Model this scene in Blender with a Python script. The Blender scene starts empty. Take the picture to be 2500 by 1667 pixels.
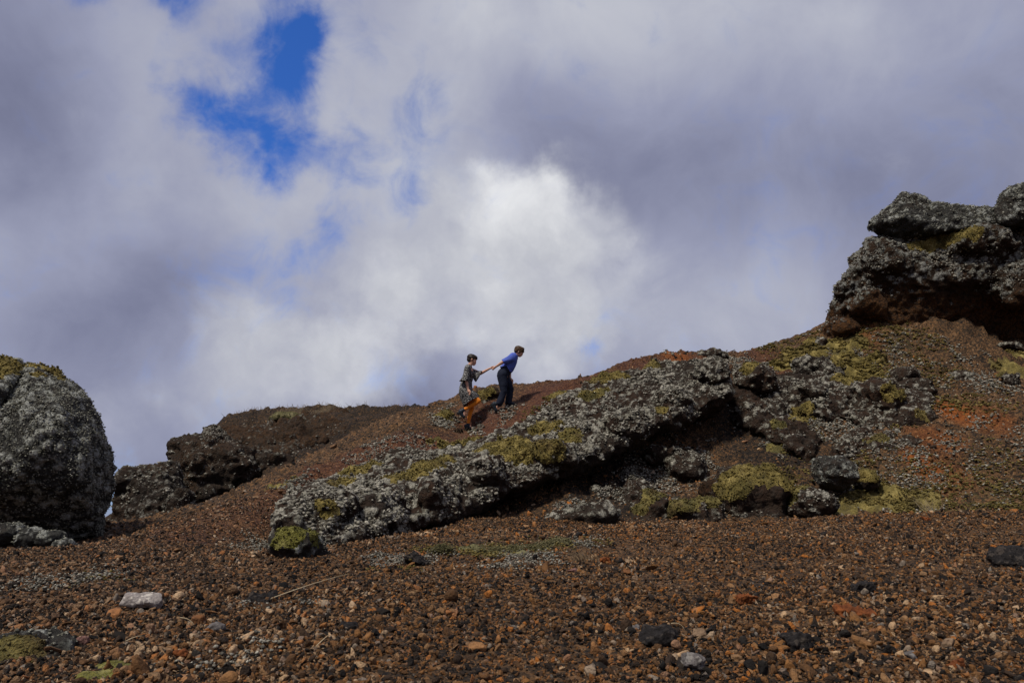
import bpy, bmesh, math, random
import numpy as np
from mathutils import Vector, Matrix, Euler
from mathutils.bvhtree import BVHTree

SC = bpy.context.scene
COL = SC.collection
R = math.radians

# ------------------------------------------------------------------ camera
EYE = 1.30
PITCH = R(12.5)
LENS = 28.0
FPX = LENS / 36.0 * 2500.0
cam_d = bpy.data.cameras.new('camera')
cam_d.lens = LENS
cam_d.sensor_width = 36.0
cam_d.clip_start = 0.05
cam_d.clip_end = 30000.0
cam = bpy.data.objects.new('camera', cam_d)
COL.objects.link(cam)
cam.location = (0, 0, EYE)
cam.rotation_euler = (math.pi / 2 + PITCH, 0, 0)
SC.camera = cam

SP, CP = math.sin(PITCH), math.cos(PITCH)


def ray(px, py):
    """unit-depth direction (y component 1) through a point of the 2500 x 1667 photograph"""
    a = (px - 1250.0) / FPX
    b = (833.5 - py) / FPX
    y = CP - b * SP
    return np.array((a / y, 1.0, (SP + b * CP) / y))


def pt(px, py, d):
    v = ray(px, py) * d
    v[2] += EYE
    return v


def udir(px, py):
    v = ray(px, py)
    return v / np.linalg.norm(v)


# ------------------------------------------------------------------ exposure, sun
SC.view_settings.view_transform = 'Standard'
SC.view_settings.look = 'None'
SC.view_settings.exposure = 0.0
SC.view_settings.gamma = 1.0
SC.view_settings.use_curve_mapping = False
SC.cycles.use_denoising = True
SC.cycles.max_bounces = 6
SC.cycles.diffuse_bounces = 3
SC.cycles.glossy_bounces = 2

SUN_EL, SUN_AZ = R(56), R(-40)        # azimuth from +Y towards +X
sd = np.array((math.sin(SUN_AZ) * math.cos(SUN_EL), math.cos(SUN_AZ) * math.cos(SUN_EL) * -1.0, math.sin(SUN_EL)))
sun_d = bpy.data.lights.new('sun', 'SUN')
sun_d.energy = 3.5
sun_d.angle = R(7)
sun_d.color = (1.0, 0.95, 0.88)
sun = bpy.data.objects.new('sun', sun_d)
COL.objects.link(sun)
sun.rotation_euler = Vector(sd).to_track_quat('Z', 'Y').to_euler()
sun.location = (0, 0, 40)


# ------------------------------------------------------------------ node helper
class NT:
    def __init__(self, tree):
        self.t = tree
        self.n = tree.nodes
        self.l = tree.links

    def new(self, kind, ins=None, **props):
        nd = self.n.new(kind)
        for k, v in props.items():
            setattr(nd, k, v)
        if ins:
            for k, v in ins.items():
                self.put(nd.inputs[k], v)
        return nd

    def put(self, sock, v):
        if hasattr(v, 'links') or isinstance(v, bpy.types.NodeSocket):
            self.l.new(v, sock)
        elif hasattr(sock.default_value, '__len__') and not hasattr(v, '__len__'):
            sock.default_value = [v] * len(sock.default_value)
        else:
            if hasattr(sock.default_value, '__len__') and len(sock.default_value) == 4 and len(v) == 3:
                v = (*v, 1.0)
            sock.default_value = v

    def m(self, op, a, b=0.0, c=0.0, clamp=False):
        nd = self.n.new('ShaderNodeMath')
        nd.operation = op
        nd.use_clamp = clamp
        for i, v in enumerate((a, b, c)):
            self.put(nd.inputs[i], v)
        return nd.outputs[0]

    def vm(self, op, a, b=(0, 0, 0), s=None):
        nd = self.n.new('ShaderNodeVectorMath')
        nd.operation = op
        self.put(nd.inputs[0], a)
        self.put(nd.inputs[1], b)
        if s is not None:
            self.put(nd.inputs['Scale'], s)
        return nd.outputs['Value' if op in ('DISTANCE', 'DOT_PRODUCT', 'LENGTH') else 'Vector']

    def mapr(self, v, f0, f1, t0=0.0, t1=1.0, smooth=True):
        nd = self.n.new('ShaderNodeMapRange')
        nd.interpolation_type = 'SMOOTHSTEP' if smooth else 'LINEAR'
        self.put(nd.inputs[0], v)
        for i, x in enumerate((f0, f1, t0, t1)):
            self.put(nd.inputs[i + 1], x)
        return nd.outputs[0]

    def mix(self, f, a, b, blend='MIX'):
        nd = self.n.new('ShaderNodeMix')
        nd.data_type = 'RGBA'
        nd.blend_type = blend
        self.put(nd.inputs[0], f)
        self.put(nd.inputs[6], a)
        self.put(nd.inputs[7], b)
        return nd.outputs[2]

    def noise(self, vec, scale, detail=4.0, rough=0.55, dist=0.0, color=False):
        nd = self.new('ShaderNodeTexNoise', {'Vector': vec, 'Scale': scale, 'Detail': detail, 'Roughness': rough, 'Distortion': dist})
        return nd.outputs['Color' if color else 'Fac']

    def voro(self, vec, scale, feature='F1', out='Distance', rnd=1.0):
        nd = self.new('ShaderNodeTexVoronoi', {'Vector': vec, 'Scale': scale, 'Randomness': rnd}, feature=feature)
        return nd.outputs[out]

    def ramp(self, f, stops, interp='LINEAR'):
        nd = self.n.new('ShaderNodeValToRGB')
        nd.color_ramp.interpolation = interp
        el = nd.color_ramp.elements
        while len(el) < len(stops):
            el.new(0.5)
        for e, (p, c) in zip(el, stops):
            e.position = p
            e.color = (*c, 1.0) if len(c) == 3 else c
        self.put(nd.inputs[0], f)
        return nd.outputs[0]


def srgb(r, g, b):
    f = lambda c: (c / 255 / 12.92) if c / 255 <= 0.04045 else ((c / 255 + 0.055) / 1.055) ** 2.4
    return (f(r), f(g), f(b))


# ------------------------------------------------------------------ sky: Nishita blue seen through broken cloud
world = bpy.data.worlds.new('World')
SC.world = world
world.use_nodes = True
W = NT(world.node_tree)
W.n.clear()
SKY_STRENGTH = 0.1
gen = W.new('ShaderNodeTexCoord').outputs['Generated']
D = W.vm('NORMALIZE', gen)
sky = W.new('ShaderNodeTexSky', sky_type='NISHITA')
sky.sun_disc = False
sky.sun_elevation = SUN_EL
sky.sun_rotation = math.atan2(sd[0], sd[1])
sky.altitude = 300.0
sky.air_density = 1.0
sky.dust_density = 0.3
sky.ozone_density = 2.5
blue = W.mix(1.0, sky.outputs[0], (0.34, 0.72, 1.45, 1), 'MULTIPLY')

w1 = W.vm('SCALE', W.vm('SUBTRACT', W.noise(D, 2.6, 3.0, 0.5, color=True), (0.5, 0.5, 0.5)), s=0.12)
w2 = W.vm('SCALE', W.vm('SUBTRACT', W.noise(D, 11.0, 5.0, 0.6, color=True), (0.5, 0.5, 0.5)), s=0.07)
w3 = W.vm('SCALE', W.vm('SUBTRACT', W.noise(D, 34.0, 4.0, 0.6, color=True), (0.5, 0.5, 0.5)), s=0.022)
DW = W.vm('ADD', W.vm('ADD', W.vm('ADD', D, w1), w2), w3)          # ragged, for edges
DS = W.vm('ADD', D, W.vm('SCALE', w1, s=0.7))     # gently bent, for broad tone
W1BIAS = 0.0


def blobs(vec, items):
    """sum of soft round patches of sky: (px, py, radius px, weight)"""
    acc = None
    for (px, py, rp, wt) in items:
        c = tuple(udir(px, py))
        dist = W.vm('DISTANCE', vec, c)
        g = W.mapr(dist, rp / FPX, 0.0, 0.0, wt)
        acc = g if acc is None else W.m('ADD', acc, g)
    return acc


f_big = W.noise(D, 2.2, 3.0, 0.5)
f_mid = W.noise(D, 6.0, 6.0, 0.55, 0.4)
f_fine = W.noise(D, 16.0, 7.0, 0.6, 0.6)

# broad tone of the cloud deck, 0 dark .. 1 light
tone_b = blobs(DS, [(480, 130, 480, .26), (1050, 60, 480, .22), (1500, 60, 560, .34), (1950, 90, 480, .22), (2350, 60, 420, .14),
                    (950, 440, 360, .30), (330, 500, 420, .14), (0, 640, 300, .12), (1250, 760, 460, .30), (1850, 760, 460, .30), (1650, 620, 300, .16),
                    (650, 860, 400, .24), (150, 1000, 380, .16), (700, 480, 260, .16),
                    (1750, 380, 430, -.28), (2150, 470, 420, -.10), (1400, 390, 260, -.16), (230, 800, 280, -.22), (480, 700, 240, -.20),
                    (2500, 250, 420, -.12), (1000, 930, 220, -.18), (440, 960, 220, -.06), (60, 250, 300, -.20), (1350, 250, 230, -.10)])
tone = W.m('ADD', W.m('ADD', 0.42, tone_b), W.m('MULTIPLY', W.m('SUBTRACT', f_mid, 0.5), 0.58))
tone = W.m('ADD', tone, W.m('MULTIPLY', W.m('SUBTRACT', f_fine, 0.5), 0.16))
tone = W.m('ADD', tone, W.m('MULTIPLY', W.m('SUBTRACT', f_big, 0.5), 0.22), clamp=True)
deck = W.ramp(tone, [(0.0, srgb(98, 102, 128)), (0.28, srgb(126, 130, 156)), (0.52, srgb(151, 155, 179)), (0.76, srgb(177, 180, 195)), (1.0, srgb(204, 206, 212))])
# sunlit cumulus towers
cum_b = blobs(DW, [(1190, 510, 210, .62), (1370, 520, 190, .58), (1110, 600, 260, .38), (1290, 660, 300, .58), (980, 650, 260, .40), (860, 700, 230, .34), (1060, 470, 100, .34),
                   (590, 775, 170, .62), (720, 835, 230, .56), (840, 900, 190, .50), (1300, 850, 260, .62), (290, 985, 170, .40), (1500, 640, 280, .38), (1180, 440, 90, .35), (1340, 455, 100, .35),
                   (300, 150, 220, .22), (860, 430, 160, .34), (740, 440, 120, .24), (520, 940, 200, .40), (1000, 790, 260, .34), (180, 1080, 160, .25), (1620, 760, 260, .26)])
cum = W.m('ADD', cum_b, W.m('MULTIPLY', W.m('SUBTRACT', f_fine, 0.5), 0.50))
cum = W.m('ADD', cum, W.m('MULTIPLY', W.m('SUBTRACT', f_mid, 0.52), 0.35))
bil = W.m('ADD', W.m('MULTIPLY', W.m('SUBTRACT', 0.42, W.voro(DW, 8.0)), 0.42), W.m('MULTIPLY', W.m('SUBTRACT', 0.42, W.voro(DW, 19.0)), 0.26))
cum = W.m('ADD', cum, bil)
cumm = W.mapr(cum, 0.06, 1.15)
inner = W.m('ADD', W.noise(DW, 7.0, 6.0, 0.58), W.m('MULTIPLY', bil, 0.35))
cum_col = W.ramp(W.m('ADD', inner, W.m('MULTIPLY', cum_b, 0.20)), [(0.34, srgb(168, 170, 183)), (0.58, srgb(197, 199, 206)), (0.90, srgb(230, 231, 234))])
clouds = W.mix(cumm, deck, cum_col)
# gaps to the blue
gap_b = blobs(DW, [(725, 120, 120, .78), (715, 215, 110, .70), (775, 60, 90, .5), (560, 285, 140, .74), (470, 250, 110, .62), (640, 335, 145, .72), (735, 375, 110, .68),
                   (570, 150, 140, .46), (690, 20, 120, .6), (190, -20, 90, .8), (420, -25, 120, .75), (840, 395, 100, .46), (950, 340, 170, .36), (1040, 250, 120, .32), (1005, 485, 70, .34),
                   (860, 545, 100, .30), (780, 600, 120, .30), (650, 655, 160, .28), (500, 670, 120, .20), (1415, 830, 60, .40), (1425, 235, 100, .30), (1950, 520, 320, .04), (240, 1190, 160, .36), (1950, 640, 200, .03), (880, 50, 150, .28), (2350, 420, 260, .10), (500, 880, 120, .12), (1000, 900, 140, .16)])
gap = W.m('ADD', gap_b, W.m('MULTIPLY', W.m('SUBTRACT', f_fine, 0.5), 1.25))
gap = W.m('ADD', gap, W.m('MULTIPLY', W.m('SUBTRACT', f_mid, 0.5), 0.30))
gapm = W.mapr(gap, 0.02, 1.0)
cl10 = W.vm('SCALE', clouds, s=1.0 / SKY_STRENGTH)
skycol = W.mix(gapm, cl10, blue)
bg = W.new('ShaderNodeBackground', {'Color': skycol, 'Strength': SKY_STRENGTH})
W.l.new(bg.outputs[0], W.new('ShaderNodeOutputWorld').inputs[0])
world.cycles.sampling_method = 'MANUAL'
world.cycles.sample_map_resolution = 256


# ------------------------------------------------------------------ numpy noise
def _hash(ix, iy, iz, seed):
    h = (ix.astype(np.uint32) * np.uint32(374761393) + iy.astype(np.uint32) * np.uint32(668265263)
         + iz.astype(np.uint32) * np.uint32(2147483647 - 58) + np.uint32((seed * 1274126177) & 0xffffffff))
    h = (h ^ (h >> np.uint32(13))) * np.uint32(1274126177)
    h = (h ^ (h >> np.uint32(16))) * np.uint32(2246822519)
    return h ^ (h >> np.uint32(15))


def _h01(ix, iy, iz, seed):
    return _hash(ix, iy, iz, seed).astype(np.float32) * np.float32(1.0 / 4294967295.0)


def vnoise(P, seed=0):
    """smooth value noise, -1 .. 1"""
    P = P.astype(np.float32)
    I = np.floor(P).astype(np.int32)
    f = P - I
    u = f * f * f * (f * (f * 6 - 15) + 10)
    x, y, z = I[:, 0], I[:, 1], I[:, 2]
    ux, uy, uz = u[:, 0], u[:, 1], u[:, 2]
    r = 0.0
    for dz in (0, 1):
        wz = uz if dz else 1 - uz
        for dy in (0, 1):
            wy = uy if dy else 1 - uy
            a = _h01(x, y + dy, z + dz, seed)
            b = _h01(x + 1, y + dy, z + dz, seed)
            r = r + (a + (b - a) * ux) * wy * wz
    return r * 2 - 1


_ROT = np.array(((0.00, 0.80, 0.60), (-0.80, 0.36, -0.48), (-0.60, -0.48, 0.64)), dtype=np.float32)


def fbm(P, octs=4, gain=0.5, seed=0, ridged=False):
    Q = P.astype(np.float32)
    a, s, t = 1.0, 0.0, 0.0
    for o in range(octs):
        n = vnoise(Q, seed + o * 17)
        if ridged:
            n = 1 - 2 * np.abs(n)
        s = s + a * n
        t += a
        a *= gain
        Q = (Q @ _ROT) * np.float32(2.03) + np.float32(3.7)
    return s / t


def worley(P, seed=0):
    """F1, F2 distances and the id of the nearest cell point"""
    P = P.astype(np.float32)
    I = np.floor(P).astype(np.int32)
    f1 = np.full(len(P), 9.0, np.float32)
    f2 = np.full(len(P), 9.0, np.float32)
    cid = np.zeros(len(P), np.float32)
    for dx in (-1, 0, 1):
        for dy in (-1, 0, 1):
            for dz in (-1, 0, 1):
                x, y, z = I[:, 0] + dx, I[:, 1] + dy, I[:, 2] + dz
                qx = x + _h01(x, y, z, seed + 1)
                qy = y + _h01(x, y, z, seed + 2)
                qz = z + _h01(x, y, z, seed + 3)
                d = np.sqrt((qx - P[:, 0]) ** 2 + (qy - P[:, 1]) ** 2 + (qz - P[:, 2]) ** 2)
                c = _h01(x, y, z, seed + 5)
                near = d < f1
                f2 = np.where(near, f1, np.minimum(f2, d))
                cid = np.where(near, c, cid)
                f1 = np.where(near, d, f1)
    return f1, f2, cid


def sstep(a, b, x):
    t = np.clip((x - a) / (b - a), 0, 1)
    return t * t * (3 - 2 * t)


# ------------------------------------------------------------------ mesh helpers
def mk_mesh(name, V, F, smooth=True, attrs=None):
    """V (n,3), F (m,k) arrays -> mesh"""
    me = bpy.data.meshes.new(name)
    V = np.ascontiguousarray(V, np.float32)
    F = np.ascontiguousarray(F, np.int32)
    k = F.shape[1]
    me.vertices.add(len(V))
    me.vertices.foreach_set('co', V.ravel())
    me.loops.add(F.size)
    me.loops.foreach_set('vertex_index', F.ravel())
    me.polygons.add(len(F))
    me.polygons.foreach_set('loop_start', np.arange(0, F.size, k, dtype=np.int32))
    if smooth:
        me.polygons.foreach_set('use_smooth', np.ones(len(F), bool))
    for an, av in (attrs or {}).items():
        at = me.attributes.new(an, 'FLOAT', 'POINT')
        at.data.foreach_set('value', np.ascontiguousarray(av, np.float32))
    me.update(calc_edges=True)
    me.validate()
    return me


def sub_mesh(V, F, keep, attrs):
    """the faces of keep as arrays of their own"""
    f = F[keep]
    used = np.unique(f)
    remap = np.full(len(V), -1, np.int64)
    remap[used] = np.arange(len(used))
    return V[used], remap[f], {k: a[used] for k, a in attrs.items()}


def main_piece(F, own, k):
    """faces of piece k that hang together with most of it; the stray rest goes back to the rock"""
    idx = np.nonzero(own == k)[0]
    if not len(idx):
        return own
    f = F[idx]
    u, inv = np.unique(f, return_inverse=True)
    inv = inv.reshape(f.shape)
    lab = np.arange(len(u))
    while True:
        m = lab[inv].min(1)
        new = lab.copy()
        for c in range(f.shape[1]):
            np.minimum.at(new, inv[:, c], m)
        new = new[new]
        if (new == lab).all():
            break
        lab = new
    fl = lab[inv[:, 0]]
    best = np.bincount(fl).argmax()
    own[idx[fl != best]] = -1
    return own


def link(name, me, mat, parent=None):
    o = bpy.data.objects.new(name, me)
    COL.objects.link(o)
    if mat is not None:
        me.materials.clear()
        me.materials.append(mat)
    if parent is not None:
        o.parent = parent
    return o


def tag(o, label=None, cat=None, group=None, kind=None):
    if label:
        o['label'] = label
    if cat:
        o['category'] = cat
    if group:
        o['group'] = group
    if kind:
        o['kind'] = kind
    return o


def empty(name, loc):
    o = bpy.data.objects.new(name, None)
    o.empty_display_size = 0.2
    COL.objects.link(o)
    o.location = loc
    return o


def reparent(child, parent):
    child.parent = parent
    child.matrix_parent_inverse = Matrix.Translation(-Vector(parent.location))


def normals(V, F):
    k = F.shape[1]
    if k == 4:
        n = np.cross(V[F[:, 2]] - V[F[:, 0]], V[F[:, 3]] - V[F[:, 1]])
    else:
        n = np.cross(V[F[:, 1]] - V[F[:, 0]], V[F[:, 2]] - V[F[:, 0]])
    N = np.zeros_like(V)
    for i in range(k):
        for c in range(3):
            N[:, c] += np.bincount(F[:, i], n[:, c], len(V))
    return N / np.maximum(np.linalg.norm(N, axis=1, keepdims=True), 1e-9)


def relax(V, F, n, w=0.5):
    k = F.shape[1]
    cnt = np.zeros(len(V))
    for i in range(k):
        cnt += 2 * np.bincount(F[:, i], minlength=len(V))
    cnt = np.maximum(cnt, 1)
    for _ in range(n):
        S = np.zeros_like(V)
        for i in range(k):
            for nb in (F[:, (i + 1) % k], F[:, i - 1]):
                for c in range(3):
                    S[:, c] += np.bincount(F[:, i], V[nb, c], len(V))
        V = V + w * (S / cnt[:, None] - V)
    return V


def remesh(shells, voxel):
    """union of closed triangle/quad shells (list of (V, faces)) as one even surface of quads"""
    bm = bmesh.new()
    for V, F in shells:
        vs = [bm.verts.new(v) for v in V]
        for f in F:
            try:
                bm.faces.new([vs[i] for i in f])
            except ValueError:
                pass
    bmesh.ops.recalc_face_normals(bm, faces=bm.faces)
    me = bpy.data.meshes.new('t')
    bm.to_mesh(me)
    bm.free()
    o = bpy.data.objects.new('t', me)
    COL.objects.link(o)
    md = o.modifiers.new('r', 'REMESH')
    md.mode = 'VOXEL'
    md.voxel_size = voxel
    md.adaptivity = 0.0
    dg = bpy.context.evaluated_depsgraph_get()
    ev = o.evaluated_get(dg)
    m2 = ev.to_mesh()
    V = np.zeros(len(m2.vertices) * 3, np.float32)
    m2.vertices.foreach_get('co', V)
    V = V.reshape(-1, 3).astype(np.float64)
    tot = np.zeros(len(m2.polygons), np.int32)
    m2.polygons.foreach_get('loop_total', tot)
    li = np.zeros(len(m2.loops), np.int32)
    m2.loops.foreach_get('vertex_index', li)
    ev.to_mesh_clear()
    bpy.data.objects.remove(o)
    bpy.data.meshes.remove(me)
    assert (tot == 4).all()
    return V, li.reshape(-1, 4)


def hull(points):
    bm = bmesh.new()
    for p in points:
        bm.verts.new(p)
    r = bmesh.ops.convex_hull(bm, input=bm.verts)
    loose = [v for v in bm.verts if not v.link_faces]
    bmesh.ops.delete(bm, geom=loose, context='VERTS')
    bm.verts.index_update()
    V = np.array([v.co[:] for v in bm.verts])
    F = [[v.index for v in f.verts] for f in bm.faces]
    bm.free()
    return V, F


def ico(sub=1):
    bm = bmesh.new()
    bmesh.ops.create_icosphere(bm, subdivisions=sub, radius=1.0)
    V = np.array([v.co[:] for v in bm.verts])
    F = np.array([[v.index for v in f.verts] for f in bm.faces])
    bm.free()
    return V, F


def rotmats(rng, n):
    q = rng.normal(size=(n, 4))
    q /= np.linalg.norm(q, axis=1, keepdims=True)
    w, x, y, z = q.T
    return np.stack([np.stack([1 - 2 * (y * y + z * z), 2 * (x * y - z * w), 2 * (x * z + y * w)], 1),
                     np.stack([2 * (x * y + z * w), 1 - 2 * (x * x + z * z), 2 * (y * z - x * w)], 1),
                     np.stack([2 * (x * z - y * w), 2 * (y * z + x * w), 1 - 2 * (x * x + y * y)], 1)], 1)


ICO1, ICOF1 = ico(1)
ICO2, ICOF2 = ico(2)
OCT = np.array(((1, 0, 0), (-1, 0, 0), (0, 1, 0), (0, -1, 0), (0, 0, 1), (0, 0, -1)), float)
OCTF = np.array(((0, 2, 4), (2, 1, 4), (1, 3, 4), (3, 0, 4), (2, 0, 5), (1, 2, 5), (3, 1, 5), (0, 3, 5)))


def scatter(P, size, seed, squash=(1, 1, 0.7), jitter=0.25, sub=0):
    """small rough lumps at P as one array mesh"""
    rng = np.random.default_rng(seed)
    B, BF = (OCT * 1.15, OCTF) if sub == 0 else (ICO1, ICOF1)
    n, k = len(P), len(B)
    Rm = rotmats(rng, n)
    V = B[None] * (1 + jitter * rng.uniform(-1, 1, (n, k, 1)))
    V = V * (1 + 0.3 * rng.uniform(-1, 1, (n, 1, 3)))
    V = np.einsum('nij,nkj->nki', Rm, V) * size[:, None, None] * np.array(squash)
    V = V + P[:, None, :]
    F = BF[None] + (np.arange(n) * k)[:, None, None]
    return V.reshape(-1, 3), F.reshape(-1, 3)


# ------------------------------------------------------------------ materials
def mat(name):
    m = bpy.data.materials.new(name)
    m.use_nodes = True
    t = NT(m.node_tree)
    t.n.clear()
    b = t.new('ShaderNodeBsdfPrincipled')
    t.l.new(b.outputs[0], t.new('ShaderNodeOutputMaterial').inputs[0])
    b.inputs['Roughness'].default_value = 0.9
    b.inputs['Specular IOR Level'].default_value = 0.2
    return m, t, b


def bump(t, b, h, strength, dist):
    nd = t.new('ShaderNodeBump', {'Height': h, 'Strength': strength, 'Distance': dist})
    t.l.new(nd.outputs[0], b.inputs['Normal'])


def attr(t, name):
    return t.new('ShaderNodeAttribute', attribute_name=name).outputs['Fac']


SCORIA = [(0.0, (0.008, 0.007, 0.006)), (0.22, (0.020, 0.015, 0.011)), (0.38, (0.062, 0.034, 0.017)), (0.54, (0.145, 0.068, 0.024)),
          (0.68, (0.245, 0.110, 0.033)), (0.78, (0.270, 0.158, 0.076)), (0.87, (0.380, 0.130, 0.022)), (0.93, (0.20, 0.168, 0.132)), (1.0, (0.50, 0.32, 0.17))]


def mat_ground():
    m, t, b = mat('scoria_ground')
    pos = t.new('ShaderNodeNewGeometry').outputs['Position']
    wp = t.vm('ADD', pos, t.vm('SCALE', t.noise(pos, 9.0, 3.0, color=True), s=0.06))
    c1 = t.voro(wp, 22.0, out='Color')
    c2 = t.voro(wp, 48.0, out='Color')
    s1 = t.new('ShaderNodeSeparateColor', {0: c1}).outputs[0]
    s2 = t.new('ShaderNodeSeparateColor', {0: c2}).outputs[1]
    v = t.m('ADD', t.m('MULTIPLY', s1, 0.5), t.m('MULTIPLY', s2, 0.5))
    broad = t.noise(pos, 0.9, 4.0, 0.6)
    v = t.m('ADD', v, t.m('MULTIPLY', t.m('SUBTRACT', broad, 0.5), 0.5))
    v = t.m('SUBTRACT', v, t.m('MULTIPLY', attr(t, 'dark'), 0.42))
    base = t.ramp(v, [(0.05, (0.010, 0.008, 0.007)), (0.3, (0.026, 0.018, 0.011)), (0.5, (0.062, 0.036, 0.018)), (0.68, (0.115, 0.060, 0.025)), (0.85, (0.180, 0.090, 0.035)), (1.0, (0.22, 0.145, 0.085))])
    red = attr(t, 'red')
    base = t.mix(t.m('MULTIPLY', red, 0.50), base, t.mix(s2, (0.055, 0.014, 0.009), (0.115, 0.034, 0.020)))
    rust = attr(t, 'rust')
    base = t.mix(rust, base, t.mix(s1, (0.15, 0.040, 0.008), (0.26, 0.078, 0.014)))
    # greyish lichen crust and thin moss
    lich = attr(t, 'lich')
    fl = t.noise(pos, 34.0, 4.0, 0.7)
    lm = t.mapr(t.m('ADD', t.m('MULTIPLY', lich, 0.62), t.m('MULTIPLY', fl, 0.8)), 0.80, 0.98)
    base = t.mix(lm, base, t.ramp(t.noise(pos, 60.0, 2.0), [(0.3, (0.10, 0.10, 0.085)), (0.7, (0.30, 0.30, 0.26))]))
    mo = attr(t, 'thinmoss')
    mm = t.mapr(t.m('ADD', t.m('MULTIPLY', mo, 0.7), t.m('MULTIPLY', t.noise(pos, 18.0, 5.0, 0.65), 0.8)), 0.80, 1.05)
    base = t.mix(mm, base, t.ramp(t.noise(pos, 40.0, 3.0), [(0.3, (0.045, 0.045, 0.012)), (0.7, (0.15, 0.145, 0.055))]))
    dry = attr(t, 'dry')
    dm = t.mapr(t.m('ADD', t.m('MULTIPLY', dry, 0.7), t.m('MULTIPLY', t.noise(pos, 10.0, 5.0, 0.65), 0.8)), 0.80, 1.05)
    base = t.mix(dm, base, t.ramp(t.noise(pos, 30.0, 3.0), [(0.3, (0.045, 0.032, 0.018)), (0.7, (0.13, 0.095, 0.052))]))
    t.l.new(base, b.inputs['Base Color'])
    h = t.m('ADD', t.m('MULTIPLY', t.m('SUBTRACT', 0.6, t.voro(wp, 22.0)), 0.9), t.m('MULTIPLY', t.noise(pos, 55.0, 4.0, 0.7), 0.6))
    bump(t, b, h, 0.9, 0.035)
    b.inputs['Roughness'].default_value = 0.95
    return m


def mat_rock(name, c_lo, c_hi, c_red, l_lo, l_hi, thr=0.0):
    m, t, b = mat(name)
    pos = t.new('ShaderNodeNewGeometry').outputs['Position']
    n1 = t.noise(pos, 7.0, 5.0, 0.65)
    base = t.ramp(n1, [(0.3, c_lo), (0.7, c_hi)])
    base = t.mix(t.m('MULTIPLY', attr(t, 'red'), t.mapr(t.noise(pos, 11.0, 5.0, 0.7), 0.36, 0.62)), base, c_red)
    lich = attr(t, 'lich')
    f1 = t.voro(t.vm('ADD', pos, t.vm('SCALE', t.noise(pos, 20.0, 2.0, color=True), s=0.04)), 17.0)
    f2 = t.noise(pos, 30.0, 5.0, 0.72)
    sc = t.m('ADD', t.m('MULTIPLY', lich, 0.75), t.m('MULTIPLY', f2, 0.85))
    sc = t.m('SUBTRACT', sc, t.m('MULTIPLY', f1, 0.30))
    lm = t.mapr(sc, 0.46 + thr, 0.80 + thr)
    lc = t.ramp(t.noise(pos, 46.0, 3.0, 0.65), [(0.32, l_lo), (0.68, l_hi)])
    lc = t.mix(t.mapr(t.noise(pos, 2.2, 3.0), 0.45, 0.7, 0.0, 0.5), lc, t.mix(0.5, l_lo, (0.13, 0.13, 0.075)))
    base = t.mix(lm, base, lc)
    t.l.new(base, b.inputs['Base Color'])
    h = t.m('ADD', t.m('MULTIPLY', f2, 0.8), t.m('MULTIPLY', t.m('SUBTRACT', 0.6, f1), 0.8))
    h = t.m('ADD', h, t.m('MULTIPLY', lm, 0.25))
    bump(t, b, h, 1.0, 0.05)
    b.inputs['Roughness'].default_value = 0.95
    b.inputs['Specular IOR Level'].default_value = 0.1
    return m


def mat_moss(name, lo, mid, hi, brown=(0.075, 0.042, 0.014)):
    m, t, b = mat(name)
    pos = t.new('ShaderNodeNewGeometry').outputs['Position']
    n = t.m('ADD', t.m('MULTIPLY', t.noise(pos, 4.5, 4.0, 0.6), 0.62), t.m('MULTIPLY', t.noise(pos, 45.0, 3.0, 0.7), 0.38))
    base = t.ramp(n, [(0.36, lo), (0.5, mid), (0.62, hi)])
    base = t.mix(t.mapr(t.noise(pos, 2.6, 5.0, 0.65), 0.50, 0.70, 0.0, 0.85), base, brown)
    t.l.new(base, b.inputs['Base Color'])
    h = t.m('ADD', t.m('MULTIPLY', t.noise(pos, 60.0, 3.0, 0.75), 0.6), t.m('MULTIPLY', t.noise(pos, 15.0, 3.0, 0.6), 0.8))
    bump(t, b, h, 1.0, 0.07)
    b.inputs['Roughness'].default_value = 1.0
    b.inputs['Sheen Weight'].default_value = 0.25
    b.inputs['Sheen Roughness'].default_value = 0.6
    b.inputs['Sheen Tint'].default_value = (0.5, 0.5, 0.25, 1)
    return m


def mat_clump(name, lo, hi, dark):
    m, t, b = mat(name)
    g = t.new('ShaderNodeNewGeometry')
    rnd = g.outputs['Random Per Island']
    c = t.ramp(rnd, [(0.0, dark), (0.35, lo), (1.0, hi)])
    c = t.mix(t.mapr(t.noise(g.outputs['Position'], 70.0, 3.0, 0.7), 0.4, 0.62, 0.0, 0.7), c, lo)
    t.l.new(c, b.inputs['Base Color'])
    bump(t, b, t.noise(g.outputs['Position'], 90.0, 3.0, 0.7), 0.8, 0.02)
    return m


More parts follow.
